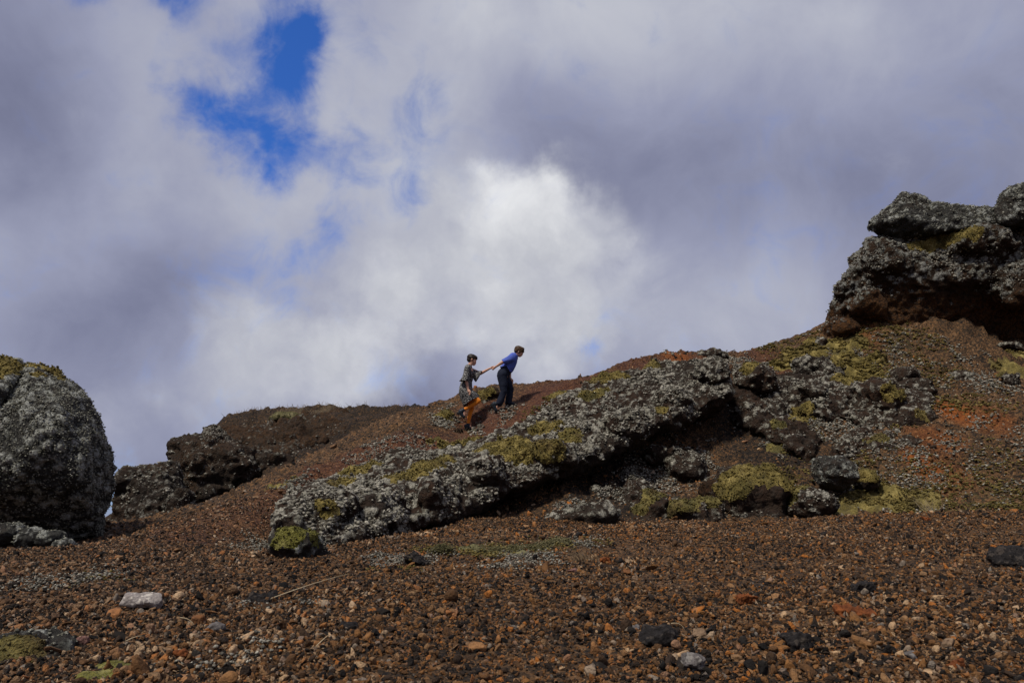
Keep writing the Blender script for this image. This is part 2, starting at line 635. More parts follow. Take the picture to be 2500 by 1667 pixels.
def mat_stone(name, stops, patch=True):
    """one tone for each stone: by the object's own random number, shifted in broad patches of the slope"""
    m, t, b = mat(name)
    oi = t.new('ShaderNodeObjectInfo')
    loc = oi.outputs['Location']
    v = oi.outputs['Random']
    if patch:
        pn = t.noise(loc, 0.7, 4.0, 0.6)
        v = t.m('ADD', v, t.m('MULTIPLY', t.m('SUBTRACT', pn, 0.5), 0.55))
        v = t.m('ADD', v, t.m('MULTIPLY', t.m('SUBTRACT', t.noise(loc, 3.5, 2.0, 0.6), 0.5), 0.22), clamp=True)
    c = t.ramp(v, stops)
    co = t.new('ShaderNodeTexCoord').outputs['Object']
    off = t.vm('ADD', co, t.vm('SCALE', loc, s=7.0))
    c = t.mix(t.mapr(t.noise(off, 2.2, 5.0, 0.7), 0.40, 0.66, 0.0, 0.75), c, t.mix(0.62, c, (0.012, 0.010, 0.009)))
    c = t.mix(t.mapr(t.noise(off, 1.3, 3.0, 0.6), 0.60, 0.72, 0.0, 0.25), c, (0.22, 0.18, 0.13))
    if patch:
        gx = t.new('ShaderNodeSeparateXYZ', {0: loc})
        grey = t.mapr(t.m('ADD', gx.outputs[0], t.m('MULTIPLY', t.noise(loc, 0.9, 3.0), 1.2)), 0.4, -2.4, 0.0, 0.34)
        c = t.mix(grey, c, t.mix(0.65, c, t.vm('MULTIPLY', t.vm('SCALE', (1, 1, 1), s=t.new('ShaderNodeRGBToBW', {0: c}).outputs[0]), (1.18, 1.0, 0.80))))
    t.l.new(c, b.inputs['Base Color'])
    bump(t, b, t.m('ADD', t.noise(off, 5.0, 4.0, 0.7), t.m('MULTIPLY', t.voro(off, 5.0), 0.5)), 0.9, 0.012)
    b.inputs['Roughness'].default_value = 0.92
    return m


M_GROUND = mat_ground()
M_LEDGE = mat_rock('lichen_lava', (0.014, 0.011, 0.009), (0.044, 0.032, 0.023), (0.052, 0.025, 0.013), (0.13, 0.119, 0.092), (0.46, 0.43, 0.345))
M_BOULDER = mat_rock('grey_lichen_boulder', (0.020, 0.020, 0.018), (0.055, 0.052, 0.045), (0.05, 0.03, 0.018), (0.14, 0.142, 0.122), (0.43, 0.43, 0.375), -0.02)
M_CRAG = mat_rock('crag_lava', (0.012, 0.009, 0.007), (0.034, 0.021, 0.013), (0.092, 0.041, 0.014), (0.085, 0.083, 0.07), (0.30, 0.29, 0.25), 0.0)
M_FAR = mat_rock('dark_crater_rock', (0.012, 0.010, 0.008), (0.040, 0.030, 0.022), (0.075, 0.040, 0.020), (0.09, 0.082, 0.066), (0.26, 0.24, 0.195), 0.03)
M_MOSS = mat_moss('olive_moss', (0.042, 0.028, 0.006), (0.165, 0.116, 0.022), (0.420, 0.315, 0.098))
M_MOSSY = mat_moss('yellow_green_moss', (0.055, 0.050, 0.006), (0.15, 0.135, 0.016), (0.33, 0.29, 0.09), (0.10, 0.08, 0.02))
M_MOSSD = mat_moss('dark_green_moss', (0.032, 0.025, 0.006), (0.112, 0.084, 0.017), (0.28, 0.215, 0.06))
M_LICHEN = mat_clump('pale_lichen', (0.16, 0.145, 0.110), (0.54, 0.50, 0.40), (0.05, 0.044, 0.034))
M_LICHENG = mat_clump('grey_green_lichen', (0.15, 0.145, 0.110), (0.47, 0.455, 0.365), (0.05, 0.047, 0.034))
M_STONE = mat_stone('scoria_stone', SCORIA)


# ------------------------------------------------------------------ ground: one height field through surveyed points
CTRL = [  # photo point and its distance in metres
    # foreground scoria slope, rising gently away from the camera
    (-500, 1667, 3.2), (0, 1667, 3.3), (600, 1667, 3.4), (1250, 1667, 3.5), (1900, 1667, 3.5), (2500, 1667, 3.4), (3000, 1667, 3.3),
    (0, 1458, 5.4), (600, 1460, 5.45), (1250, 1458, 5.5), (1900, 1452, 5.5), (2500, 1445, 5.5), (3000, 1440, 5.4),
    (0, 1375, 7.6), (400, 1365, 7.6), (800, 1358, 7.7), (1250, 1349, 8.0), (1800, 1340, 8.1), (2500, 1325, 8.1), (3000, 1310, 8.0),
    (900, 1315, 9.3), (1050, 1297, 10.4), (1200, 1293, 11.0), (1400, 1287, 11.3), (1700, 1277, 11.6), (2100, 1262, 11.6), (2500, 1246, 11.5), (3000, 1220, 11.5),
    # left, falling towards the boulder
    (-500, 1390, 9.0), (0, 1345, 9.2), (200, 1335, 10.2), (-500, 1345, 12.5), (0, 1312, 12.2),
    # crest of the red slope against the crater
    (230, 1312, 12.0), (350, 1287, 12.6), (450, 1257, 13.2), (560, 1228, 13.8), (700, 1155, 14.5), (850, 1105, 15.1), (950, 1063, 15.7), (1040, 1032, 16.2),
    (500, 1300, 10.2), (620, 1260, 11.2), (400, 1320, 9.6),
    # where the two walkers stand, and the ridge behind
    (1100, 1076, 15.5), (1180, 1072, 15.5), (1240, 1030, 16.05), (1060, 1062, 15.7), (1145, 1049, 16.5), (1212, 1012, 16.6), (1245, 994, 16.75), (1100, 1040, 16.5), (1150, 978, 17.4), (1250, 946, 17.8), (1400, 930, 18.0), (1480, 906, 18.2),
    (1600, 868, 18.6), (1720, 858, 18.9), (1850, 861, 19.3), (2010, 815, 20.0),
    # upper margin of the lava ledge
    (690, 1225, 12.0), (720, 1200, 12.5), (840, 1158, 13.5), (1000, 1108, 14.2), (1130, 1095, 14.7), (1250, 1050, 15.3), (1340, 995, 16.0), (1430, 948, 16.9), (1600, 900, 17.6), (1755, 890, 18.0),
    # hollow below the ledge
    (1120, 1270, 11.9), (1300, 1262, 12.3), (1300, 1205, 13.7), (1500, 1255, 12.9), (1450, 1200, 13.8), (1600, 1150, 14.8), (1600, 1085, 15.8), (1750, 1080, 15.9), (1810, 1000, 16.9), (1500, 1280, 12.2), (1750, 1278, 12.3),
    # right-hand scoria slope up to the crag
    (1800, 1262, 13.0), (2000, 1258, 13.0), (2250, 1250, 13.0), (2500, 1232, 12.8), (3000, 1200, 12.8), (1850, 1150, 14.9), (2000, 1150, 14.8), (2000, 1050, 16.3), (2250, 1150, 14.3), (2250, 1050, 15.6), (2250, 900, 18.0),
    (2500, 1120, 14.0), (2500, 1000, 15.6), (3000, 1000, 15.8), (1900, 950, 17.9), (2020, 832, 19.4), (2100, 797, 19.6), (2200, 766, 19.9), (2300, 768, 20.1), (2400, 800, 20.0), (2500, 850, 19.8), (2500, 900, 18.2), (3000, 800, 20.5),
    # crater bowl and its far wall
    (450, 1275, 19.0), (700, 1168, 20.0), (900, 1098, 20.5), (1040, 1050, 21.0), (600, 1195, 25.0), (700, 1125, 27.0), (900, 1075, 27.0), (1050, 1040, 27.0),
    (530, 1045, 31.5), (640, 1024, 31.5), (690, 1020, 32.0), (755, 1003, 32.5), (800, 1002, 32.5), (900, 1006, 33.0), (1000, 1010, 33.0), (1100, 1014, 33.0), (1300, 1015, 33),
    (450, 1150, 30.0), (390, 1205, 30.0), (320, 1268, 30.0), (430, 1185, 35.0), (500, 1110, 35.0),
    (300, 1290, 22.0), (420, 1255, 25.0), (240, 1275, 26.0), (130, 1280, 24.0), (-500, 1300, 24.0),
]
CP_ = [pt(*c) for c in CTRL]
# ground that the ledge rests on, kept below the ledge's face
for (px, py, d) in [(760, 1270, 10.6), (900, 1235, 11.7), (1050, 1190, 12.9), (1180, 1150, 13.7), (1330, 1090, 14.5), (1480, 1020, 15.6), (1640, 960, 16.5), (1720, 930, 17.0)]:
    v = pt(px, py, d)
    v[2] -= 0.55
    CP_.append(v)
# behind the ridge, behind the crag, round the camera
for x, y, z in [(0, 24, 1.9), (4, 25, 2.4), (8, 27, 3.0), (14, 30, 4.0), (20, 26, 5.0), (26, 18, 5.0), (0, 0, 0.02), (-5, 0, 0.0), (5, 0, 0.1), (0, -5, -0.3), (-8, -8, -0.6), (8, -8, -0.4),
                (-14, 3, 0.4), (14, 3, 0.6), (16, 10, 1.4), (-16, 12, 0.3), (-22, 25, -0.2), (-10, 42, 0.0), (0, 42, 1.6), (8, 42, 1.8), (-18, 38, -0.6), (24, 40, 3.0)]:
    CP_.append(np.array((x, y, z), float))
CP_ = np.array(CP_)


def _tps_fit(P, lam=0.004):
    n = len(P)
    d = np.linalg.norm(P[:, None, :2] - P[None, :, :2], axis=2)
    K = np.where(d > 0, d * d * np.log(np.maximum(d, 1e-9)), 0) + lam * np.eye(n)
    A = np.zeros((n + 3, n + 3))
    A[:n, :n] = K
    A[:n, n] = A[n, :n] = 1
    A[:n, n + 1:n + 3] = P[:, :2]
    A[n + 1:n + 3, :n] = P[:, :2].T
    return np.linalg.solve(A, np.concatenate([P[:, 2], np.zeros(3)]))


_TW = _tps_fit(CP_)


def H0(x, y):
    x = np.asarray(x, float)
    y = np.asarray(y, float)
    sh = x.shape
    x, y = x.ravel(), y.ravel()
    out = np.zeros(len(x))
    for i in range(0, len(x), 40000):
        xs, ys = np.clip(x[i:i + 40000], -30, 32), np.clip(y[i:i + 40000], -12, 46)
        d2 = (xs[:, None] - CP_[None, :, 0]) ** 2 + (ys[:, None] - CP_[None, :, 1]) ** 2
        U = 0.5 * d2 * np.log(np.maximum(d2, 1e-12))
        out[i:i + 40000] = U @ _TW[:-3] + _TW[-3] + _TW[-2] * xs + _TW[-1] * ys
    r = np.hypot(x, y)
    far = sstep(38, 75, r)
    out = out * (1 - far) + (-2.2) * far
    return out.reshape(sh)


def hit(px, py, lo=2.2, hi=45.0):
    """first place where the ray through a photo point meets the ground"""
    v = ray(px, py)
    ds = np.linspace(lo, hi, 900)
    z = EYE + ds * v[2]
    g = H0(ds * v[0], ds)
    below = np.nonzero(z < g)[0]
    d = ds[below[0]] if len(below) else hi
    return np.array((v[0] * d, d, float(H0(v[0] * d, d))))


def patch(P, items, noise_amp=0.35, nscale=1.2, seed=3):
    """soft mask of patches given as photo points with a radius in photo pixels"""
    out = np.zeros(len(P))
    for it in items:
        px, py, rp = it[:3]
        w = it[3] if len(it) > 3 else 1.0
        c = hit(px, py)
        r = rp * c[1] / FPX
        sel = np.nonzero((np.abs(P[:, 0] - c[0]) < 1.6 * r) & (np.abs(P[:, 1] - c[1]) < 3.2 * r))[0]
        if not len(sel):
            continue
        Q = P[sel]
        dd = np.sqrt((Q[:, 0] - c[0]) ** 2 + ((Q[:, 1] - c[1]) * 0.6) ** 2) / r
        dd = dd + noise_amp * fbm(Q * (nscale / max(r, 0.1)), 3, seed=seed)
        out[sel] = np.maximum(out[sel], w * sstep(1.15, 0.45, dd))
    return out


# polar grid round the camera: fine in front, coarse behind and far away
a_front = np.linspace(-43, 43, 660)
a_side = np.concatenate([np.linspace(43, 317, 50)[1:-1]])
ANG = np.radians(np.concatenate([a_front, a_side]))
RAD = np.concatenate([[0.02, 0.5, 1.0, 1.5, 2.0], np.geomspace(2.3, 22.5, 420), np.geomspace(22.5, 40, 80)[1:], np.geomspace(40, 9000, 45)[1:]])
nr, na = len(RAD), len(ANG)
RR, AA = np.meshgrid(RAD, ANG, indexing='ij')
GX, GY = (RR * np.sin(AA)).ravel(), (RR * np.cos(AA)).ravel()
GZ = H0(GX, GY)
G = np.stack([GX, GY, GZ], 1)
gi = np.arange(nr * na).reshape(nr, na)
GF = np.stack([gi[:-1], np.roll(gi, -1, 1)[:-1], np.roll(gi, -1, 1)[1:], gi[1:]], -1).reshape(-1, 4)

near = GY > -3
rr = np.hypot(GX, GY)
fade = sstep(60, 30, rr)
hillw = sstep(11.5, 14, rr)                       # rougher on the hill than in the foreground
relief = 0.11 * fbm(G * 0.55, 3, seed=11) * (0.35 + 0.65 * hillw)
P3 = G.copy()
relief += hillw * 0.10 * fbm(P3 * 2.2, 4, 0.6, seed=21)
knob, k2, kc = worley(P3 * 5.5, 31)
relief += hillw * 0.13 * np.maximum(0, 0.62 - knob) * (kc > 0.45)
relief += 0.016 * fbm(P3 * 14.0, 3, 0.6, seed=41) * (0.5 + 0.8 * hillw)
kf, _, _ = worley(P3 * 17.0, 51)
relief += 0.026 * np.maximum(0, 0.55 - kf)
relief += sstep(20, 23.5, rr) * (0.30 * fbm(P3 * 0.9, 4, 0.6, seed=61, ridged=True) + 0.10 * fbm(P3 * 3.0, 3, 0.6, seed=62))
feet = np.zeros(len(G))
for c in (pt(1145, 1049, 16.5), pt(1245, 994, 16.75), pt(1212, 1012, 16.6)):
    feet = np.maximum(feet, sstep(1.5, 0.5, np.hypot(GX - c[0], GY - c[1])))
relief *= (1 - 0.75 * feet) * fade
# attributes of the ground cover
g_red = np.maximum(patch(G, [(1350, 970, 130), (1180, 1050, 100), (1050, 1090, 120), (900, 1130, 110, .9), (780, 1165, 90, .9), (1280, 1030, 90), (1560, 885, 80, .9), (1700, 872, 90, .9), (1850, 868, 80, .8), (640, 1240, 120, .7), (480, 1290, 140, .6), (60, 1325, 90, 1.0), (1450, 925, 60)]), 0)
g_rust = patch(G, [(2335, 1005, 50, .9), (2250, 1135, 45, .95), (2400, 1020, 60, .5), (2280, 1075, 60, .45), (1650, 868, 40, .6), (2080, 800, 60, .5), (2300, 1160, 70, .35), (1880, 1010, 60, .35)])
g_dark = np.maximum(patch(G, [(1500, 1220, 200, .6), (1850, 1060, 130, .6), (1950, 1110, 150, .4)]), 0.6 * sstep(19, 23, rr) * (GX < 1.5))  # far wall's dark rock, deepened to paint in the shade of its slope
g_lich = patch(G, [(950, 1370, 80, .8), (1080, 1365, 90, .6), (1200, 1400, 120, .45), (1300, 1365, 120, .5), (560, 1600, 130, .6), (440, 1600, 110, .5), (240, 1400, 130, .5), (120, 1420, 150, .45), (700, 1480, 130, .4), (1450, 1330, 80, .5),
                    (1700, 1150, 80, .55), (1640, 1190, 80, .55), (1500, 1210, 70, .5), (1420, 1260, 80, .55), (1540, 1150, 60, .5), (2080, 900, 90, .5), (2230, 880, 110, .4), (2350, 920, 120, .42), (2100, 1050, 150, .5),
                    (2400, 1080, 160, .35), (2100, 1200, 120, .5), (1900, 1010, 100, .6), (1850, 950, 90, .7), (2200, 1120, 130, .4), (1210, 1020, 55, .6), (1250, 1000, 40, .55), (1170, 1050, 40, .55), (1085, 1020, 55, .55),
                    (1000, 1090, 110, .35), (1350, 1030, 60, .6), (720, 1180, 60, .5), (900, 1120, 80, .4), (600, 1330, 90, .4), (2440, 1180, 120, .3), (1960, 990, 120, .5), (620, 1100, 150, .3), (750, 1080, 150, .25)])
g_moss = patch(G, [(1180, 1345, 110, .75), (1060, 1350, 70, .7), (1330, 1335, 110, .65), (1450, 1330, 60, .4), (1000, 1395, 40, .5), (890, 1395, 40, .6), (2150, 840, 120, .6), (2250, 880, 130, .5), (2020, 870, 80, .65), (2320, 950, 140, .45), (2080, 930, 120, .6),
                    (1900, 850, 70, .6), (2400, 1230, 160, .6), (2200, 1210, 160, .6), (2450, 1150, 120, .35), (1950, 1080, 100, .4), (2100, 1000, 130, .4), (250, 1420, 90, .4), (1980, 1180, 90, .4), (1150, 1045, 60, .3), (1330, 1010, 80, .5)])
g_dry = np.maximum(patch(G, [(700, 1022, 60, .8), (800, 1006, 60, .8), (900, 1015, 60, .5), (620, 1045, 50, .5), (1430, 1370, 60, .6), (960, 1040, 120, .5), (540, 1060, 60, .5)]), 0)

hm, _, hc = worley(P3 * 2.7, 81)
hm2, _, _ = worley(P3 * 6.0, 83)
relief += fade * hillw * (1 - 0.7 * feet) * np.clip(0.25 + g_lich + 0.5 * g_moss, 0, 1.2) * (0.22 * np.maximum(0, 0.62 - hm) * (0.3 + hc) + 0.07 * np.maximum(0, 0.6 - hm2))
g_lich = np.maximum(g_lich, hillw * (rr < 21.5) * (GX > 3.0) * 0.34 * sstep(0.05, 0.30, np.maximum(0, 0.62 - hm) * (0.3 + hc)))

GROUND_MOSS = [  # name, label, photo blobs, thickness, material
    ('moss_mat', 'wide olive moss mat lying at the foot of the scoria slope beside the dry grass', [(2170, 1215, 60), (2110, 1228, 55), (2230, 1222, 55), (2060, 1240, 40), (2190, 1240, 70)], 0.07, 'M'),
    ('moss_mat', 'long pale olive moss band running up the slope below the crag', [(2040, 848, 30), (1990, 860, 34), (1945, 872, 34), (1905, 893, 26), (2060, 868, 26), (2090, 838, 26)], 0.08, 'M'),
    ('moss_mat', 'olive moss mat on the scoria slope above the lichen covered mound', [(2100, 895, 34), (2060, 915, 40), (2030, 935, 30), (2120, 915, 36), (2140, 885, 24)], 0.09, 'M'),
    ('moss_cushion', 'small olive moss cushion beside the long moss band below the crag', [(2060, 880, 20)], 0.08, 'M'),
    ('moss_cushion', 'yellowish moss cushion high on the scoria slope at the picture edge', [(2465, 905, 40), (2490, 915, 34)], 0.10, 'M'),
    ('moss_cushion', 'thin pale moss strip above the yellowish cushion at the picture edge', [(2480, 868, 26), (2500, 874, 26)], 0.06, 'M'),
    ('moss_cushion', 'olive moss cushion in the hollow between the ledge and the lichen mound', [(1965, 1022, 32), (1945, 1035, 26), (1985, 1015, 26)], 0.09, 'M'),
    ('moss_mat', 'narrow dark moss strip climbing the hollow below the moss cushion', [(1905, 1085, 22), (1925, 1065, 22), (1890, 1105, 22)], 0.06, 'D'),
    ('moss_cushion', 'bright yellow green moss cushion on the gravel in the bottom corner', [(280, 1630, 34), (235, 1652, 36)], 0.02, 'Y'),
    ('moss_mat', 'pale green moss mat spread on the gravel in front of the ledge', [(1190, 1348, 34), (1150, 1342, 30), (1260, 1352, 30), (1080, 1356, 22)], 0.035, 'L'),
    ('moss_mat', 'pale green moss mat on the gravel beside the dry grass tuft', [(1320, 1340, 26), (1370, 1330, 26), (1290, 1345, 20)], 0.03, 'L'),
    ('moss_cushion', 'green moss cushion on the slope edge against the dark crater wall', [(680, 1192, 24), (705, 1180, 24), (665, 1203, 16)], 0.06, 'M'),
    ('moss_mat', 'dull olive moss patch on the red slope above the ledge', [(1130, 1092, 34), (1090, 1098, 26), (1060, 1085, 22), (1160, 1080, 24)], 0.05, 'M'),
]
M_MOSSL = mat_moss('pale_green_moss', (0.070, 0.060, 0.026), (0.15, 0.130, 0.052), (0.30, 0.26, 0.135), (0.10, 0.075, 0.045))
MOSS_M = {'M': M_MOSS, 'D': M_MOSSD, 'Y': M_MOSSY, 'L': M_MOSSL}


def moss_weight(P, blobs3, seed):
    """largest of several warped round patches (centre, radius): 1 inside .. 0 outside"""
    out = np.zeros(len(P))
    for c, r in blobs3:
        d0 = np.linalg.norm(P - c, axis=1)
        sel = np.nonzero(d0 < 1.7 * r)[0]
        if not len(sel):
            continue
        q = d0[sel] / r + 0.55 * fbm(P[sel] * (1.3 / max(r, 0.08)), 5, 0.62, seed=seed)
        out[sel] = np.maximum(out[sel], np.clip((1.12 - q) / 0.85, 0, 1))
    return out


def cushion(P, w, th, seed):
    """how far a moss cushion swells out: rounded rim, lumpy top"""
    lump = 0.55 + 0.38 * fbm(P * 4.5, 3, 0.55, seed=seed)
    f1, _, _ = worley(P * np.array((4.2, 4.2, 6.0)), seed + 3)
    f3, _, _ = worley(P * 9.0, seed + 4)
    lump = lump + 2.1 * (np.maximum(0, 0.70 - f1) - 0.2) + 0.8 * (np.maximum(0, 0.65 - f3) - 0.2) + 0.16 * fbm(P * 22, 3, 0.6, seed=seed + 5)
    return th * np.sqrt(np.clip(w * 1.7, 0, 1)) * lump


moss_of = np.full(len(G), -1)
moss_w = np.zeros(len(G))
swell = np.zeros(len(G))
for i, (nm, lb, bl, th, mk) in enumerate(GROUND_MOSS):
    b3 = []
    for (px, py, rp) in bl:
        c = hit(px, py)
        b3.append((c, rp * c[1] / FPX * 0.92))
    w = moss_weight(G, b3, 100 + i)
    s = np.nonzero(w > 0)[0]
    up = w[s] > moss_w[s]
    moss_of[s[up]] = i
    moss_w[s[up]] = w[s[up]]
    if len(s):
        swell[s] = np.maximum(swell[s], cushion(G[s], w[s], th, 200 + i))
relief = relief * (1 - 0.5 * sstep(0, 0.3, moss_w)) + 1.3 * swell * fade
# swell mostly upwards, a little out of the slope
gn = normals(G, GF)
gn[gn[:, 2] < 0] *= -1
G = G + gn * relief[:, None]
# firm footing under the walkers' soles
for c in (pt(1145, 1050.5, 16.56), pt(1246, 994, 16.58), pt(1212, 1010, 16.42)):
    k = np.exp(-((G[:, 0] - c[0]) ** 2 + (G[:, 1] - c[1]) ** 2) / 0.16 ** 2)
    i = int(np.argmin((G[:, 0] - c[0]) ** 2 + (G[:, 1] - c[1]) ** 2))
    G[:, 2] += (c[2] - G[i, 2]) * np.minimum(1, 1.2 * np.exp(-((G[:, 0] - c[0]) ** 2 + (G[:, 1] - c[1]) ** 2) / 0.22 ** 2))
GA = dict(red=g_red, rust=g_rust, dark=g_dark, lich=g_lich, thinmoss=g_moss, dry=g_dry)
fm = moss_w[GF].mean(1) > 0.02
own = np.where(fm, moss_of[GF].max(1), -1)
for i in range(len(GROUND_MOSS)):
    own = main_piece(GF, own, i)
v_, f_, a_ = sub_mesh(G, GF, own < 0, GA)
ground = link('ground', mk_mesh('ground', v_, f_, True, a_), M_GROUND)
tag(ground, kind='structure')
for i, (nm, lb, bl, th, mk) in enumerate(GROUND_MOSS):
    k = own == i
    if k.sum() < 4:
        continue
    v_, f_, a_ = sub_mesh(G, GF, k, {})
    tag(link(nm, mk_mesh(nm, v_, f_), MOSS_M[mk]), lb, 'moss')

_gz = G[:, 2].reshape(nr, na)


def ground_at(x, y):
    """height and slope of the finished ground (sampled on the polar grid)"""
    x = np.atleast_1d(np.asarray(x, float))
    y = np.atleast_1d(np.asarray(y, float))
    r, a = np.hypot(x, y), np.arctan2(x, y)
    ir = np.clip(np.interp(r, RAD, np.arange(nr)), 0, nr - 1.001)
    na_f = len(a_front)
    ia = np.clip(np.interp(a, ANG[:na_f], np.arange(na_f)), 0, na_f - 1.001)
    i0, j0 = ir.astype(int), ia.astype(int)
    fr, fa = ir - i0, ia - j0
    return (_gz[i0, j0] * (1 - fr) * (1 - fa) + _gz[i0 + 1, j0] * fr * (1 - fa) + _gz[i0, j0 + 1] * (1 - fr) * fa + _gz[i0 + 1, j0 + 1] * fr * fa)


# ------------------------------------------------------------------ rocks
CAMV = Vector((0, 0, EYE))


def shell_box(bbox, d, t, seed, n=34, block=0.75, taper=0.0):
    """irregular convex lump filling a photo box at a distance, t metres deep"""
    rng = np.random.default_rng(seed)
    x0, y0, x1, y1 = bbox
    c = pt((x0 + x1) / 2, (y0 + y1) / 2, d)
    hx, hz, hy = (x1 - x0) / 2 * d / FPX, (y1 - y0) / 2 * d / FPX, t / 2
    u = rng.normal(size=(n, 3))
    u /= np.linalg.norm(u, axis=1, keepdims=True)
    u = np.sign(u) * np.abs(u) ** block
    u *= rng.uniform(0.86, 1.04, (n, 1))
    u[:, 0] *= 1 - taper * np.clip(u[:, 2], 0, 1)
    return hull(c + u * np.array((hx, hy, hz)))


def quads(specs):
    return hull([pt(*s) for s in specs])


def make_rock(name, label, shells, voxel, material, seed, amp=0.10, size=1.0, lich=0.6, red=0.4, moss=(), clumps=0.0, clump_size=(0.016, 0.040), relaxn=6,
              cat='rock', group=None, knob=0.035, mossy_up=None, clump_mat=None, parent=None, under_bare=0.75, lich_fn=None, red_fn=None, patchy=0.30):
    V, F = remesh(shells, voxel)
    V = relax(V, F, relaxn)
    N = normals(V, F)
    P = V + seed * 1.37
    h = amp * 1.1 * fbm(P * (1.1 / size), 3, 0.5, seed=seed)
    h += amp * 0.85 * fbm(P * (2.6 / size), 3, 0.55, seed=seed + 5, ridged=True)
    f1, f2, cid = worley(P * (2.6 / size) * np.array((1, 1, 1.4)), seed + 7)
    h += amp * 0.9 * (np.minimum(f2 - f1, 0.35) - 0.2)
    V = V + N * h[:, None]
    V = relax(V, F, 1)
    N = normals(V, F)
    P = V + seed * 1.37
    # lichen grows on open faces, thins out underneath; knobbly where it grows
    up = N[:, 2]
    L = lich + 0.55 * fbm(P * 1.5, 4, 0.55, seed=seed + 9) + 0.25 * fbm(P * 5.0, 2, seed=seed + 10)
    L = L - under_bare * sstep(0.05, -0.55, up)
    if lich_fn is not None:
        L = L + lich_fn(V, N)
    L = np.clip(L, 0, 1)
    k1, _, kc = worley(P * 6.8, seed + 11)
    k2, _, _ = worley(P * 17.0, seed + 13)
    kn = np.maximum(0, 0.62 - k1) * (0.4 + 0.9 * kc) * 1.3 + 0.45 * np.maximum(0, 0.6 - k2)
    V = V + N * (knob * (kn - 0.25) * (0.35 + 0.65 * L))[:, None]
    V = V + N * (0.016 * fbm(P * 11.0, 3, 0.6, seed=seed + 15))[:, None]
    LL = np.clip(L * (0.16 + 1.85 * kn), 0, 1)
    RD = np.clip(red + 0.6 * fbm(P * 1.1, 3, seed=seed + 19), 0, 1)
    if red_fn is not None:
        RD = np.clip(RD * red_fn(V), 0, 1)
    base = np.array((V[:, 0].mean(), V[:, 1].mean(), V[:, 2].min()))
    # moss cushions lie on the rock as pieces of their own
    own = np.full(len(F), -1)
    mw = np.zeros(len(V))
    mo = np.full(len(V), -1)
    if moss:
        bvh = BVHTree.FromPolygons([tuple(v) for v in V], [tuple(f) for f in F])
        N2 = normals(V, F)
        sw = np.zeros(len(V))
        for i, (bl, th, mk) in enumerate(moss):
            b3 = []
            for (px, py, rp) in bl:
                dv = Vector(udir(px, py))
                loc, _, _, _ = bvh.ray_cast(CAMV, dv)
                if loc is None:
                    loc, _, _, _ = bvh.find_nearest(CAMV + dv * float(np.linalg.norm(V.mean(0) - np.array(CAMV))))
                c = np.array(loc)
                b3.append((c, rp * c[1] / FPX * 1.02))
            w = moss_weight(V, b3, seed + 40 + i)
            w = w * sstep(-0.35, 0.25, N2[:, 2])
            s = np.nonzero(w > 0)[0]
            b = w[s] > mw[s]
            mw[s[b]] = w[s[b]]
            mo[s[b]] = i
            if len(s):
                sw[s] = np.maximum(sw[s], cushion(V[s], w[s], th * 0.62, seed + 70 + i))
        Nb = relax(N2, F, 5) if len(V) < 400000 else N2
        Nb = Nb + np.array((0, 0, 0.5))
        Nb /= np.linalg.norm(Nb, axis=1, keepdims=True)
        # the cushion smooths the rock under it, then swells
        Vs = relax(V, F, 6)
        k = sstep(0, 0.3, mw)[:, None]
        V = V * (1 - k) + Vs * k + Nb * sw[:, None]
        fmk = mw[F].mean(1) > 0.03
        own = np.where(fmk, mo[F].max(1), -1)
        for i in range(len(moss)):
            own = main_piece(F, own, i)
    A = dict(lich=LL, red=RD)
    v_, f_, a_ = sub_mesh(V - base, F, own < 0, A)
    o = link(name, mk_mesh(name, v_, f_, True, a_), material)
    o.location = base
    tag(o, label, cat, group)
    for i, (bl, th, mk) in enumerate(moss):
        k = own == i
        if k.sum() > 5:
            v_, f_, _ = sub_mesh(V - base, F, k, {})
            link('moss_cushion', mk_mesh('moss_cushion', v_, f_), MOSS_M[mk], o)
    if moss and (own >= 0).any():
        rg = np.random.default_rng(seed + 55)
        fs = np.nonzero(own >= 0)[0]
        ar = np.linalg.norm(np.cross(V[F[fs, 2]] - V[F[fs, 0]], V[F[fs, 3]] - V[F[fs, 1]]), axis=1) / 2
        sc_ = min(1.0, voxel / 0.03)
        n = int(ar.sum() * 1250 / sc_ ** 1.3)
        ix = fs[rg.choice(len(fs), n, p=ar / ar.sum())]
        Pc = V[F[ix]].mean(1) + rg.normal(size=(n, 3)) * 0.014 * sc_
        v_, f_ = scatter(Pc - base, (0.006 + 0.018 * rg.uniform(size=n) ** 2) * sc_, seed + 57, (1, 1, 0.9), 0.3)
        mt_ = MOSS_M[moss[0][2]]
        link('moss_tufts', mk_mesh('moss_tufts', v_, f_, False), mt_, o)['kind'] = 'stuff'
    if clumps > 0:
        rng = np.random.default_rng(seed + 99)
        fa = np.linalg.norm(np.cross(V[F[:, 2]] - V[F[:, 0]], V[F[:, 3]] - V[F[:, 1]]), axis=1) / 2
        cen = V[F].mean(1)
        wgt = fa * np.clip(L[F].mean(1) - 0.25, 0, 1) * (own < 0)
        fn = normals(V, F)[F].mean(1)
        if patchy:
            wgt = wgt * sstep(-patchy, patchy, fbm(cen * 3.2 + seed, 4, 0.6, seed=seed + 33))
        wgt = wgt * (((np.array(CAMV) - cen) * fn).sum(1) > -0.3)          # the side the picture can see
        n = int(clumps * wgt.sum())
        if n > 10:
            ix = rng.choice(len(F), n, p=wgt / wgt.sum())
            sz = clump_size[0] + (clump_size[1] - clump_size[0]) * rng.uniform(size=n) ** 2.2
            Pc = cen[ix] + fn[ix] * (sz * 0.25)[:, None] + rng.normal(size=(n, 3)) * voxel * 0.3
            v_, f_ = scatter(Pc - base, sz, seed + 101, (1, 1, 0.75), 0.3)
            lo = link('lichen', mk_mesh('lichen', v_, f_, False), clump_mat or M_LICHEN, o)
            lo['kind'] = 'stuff'
    return o


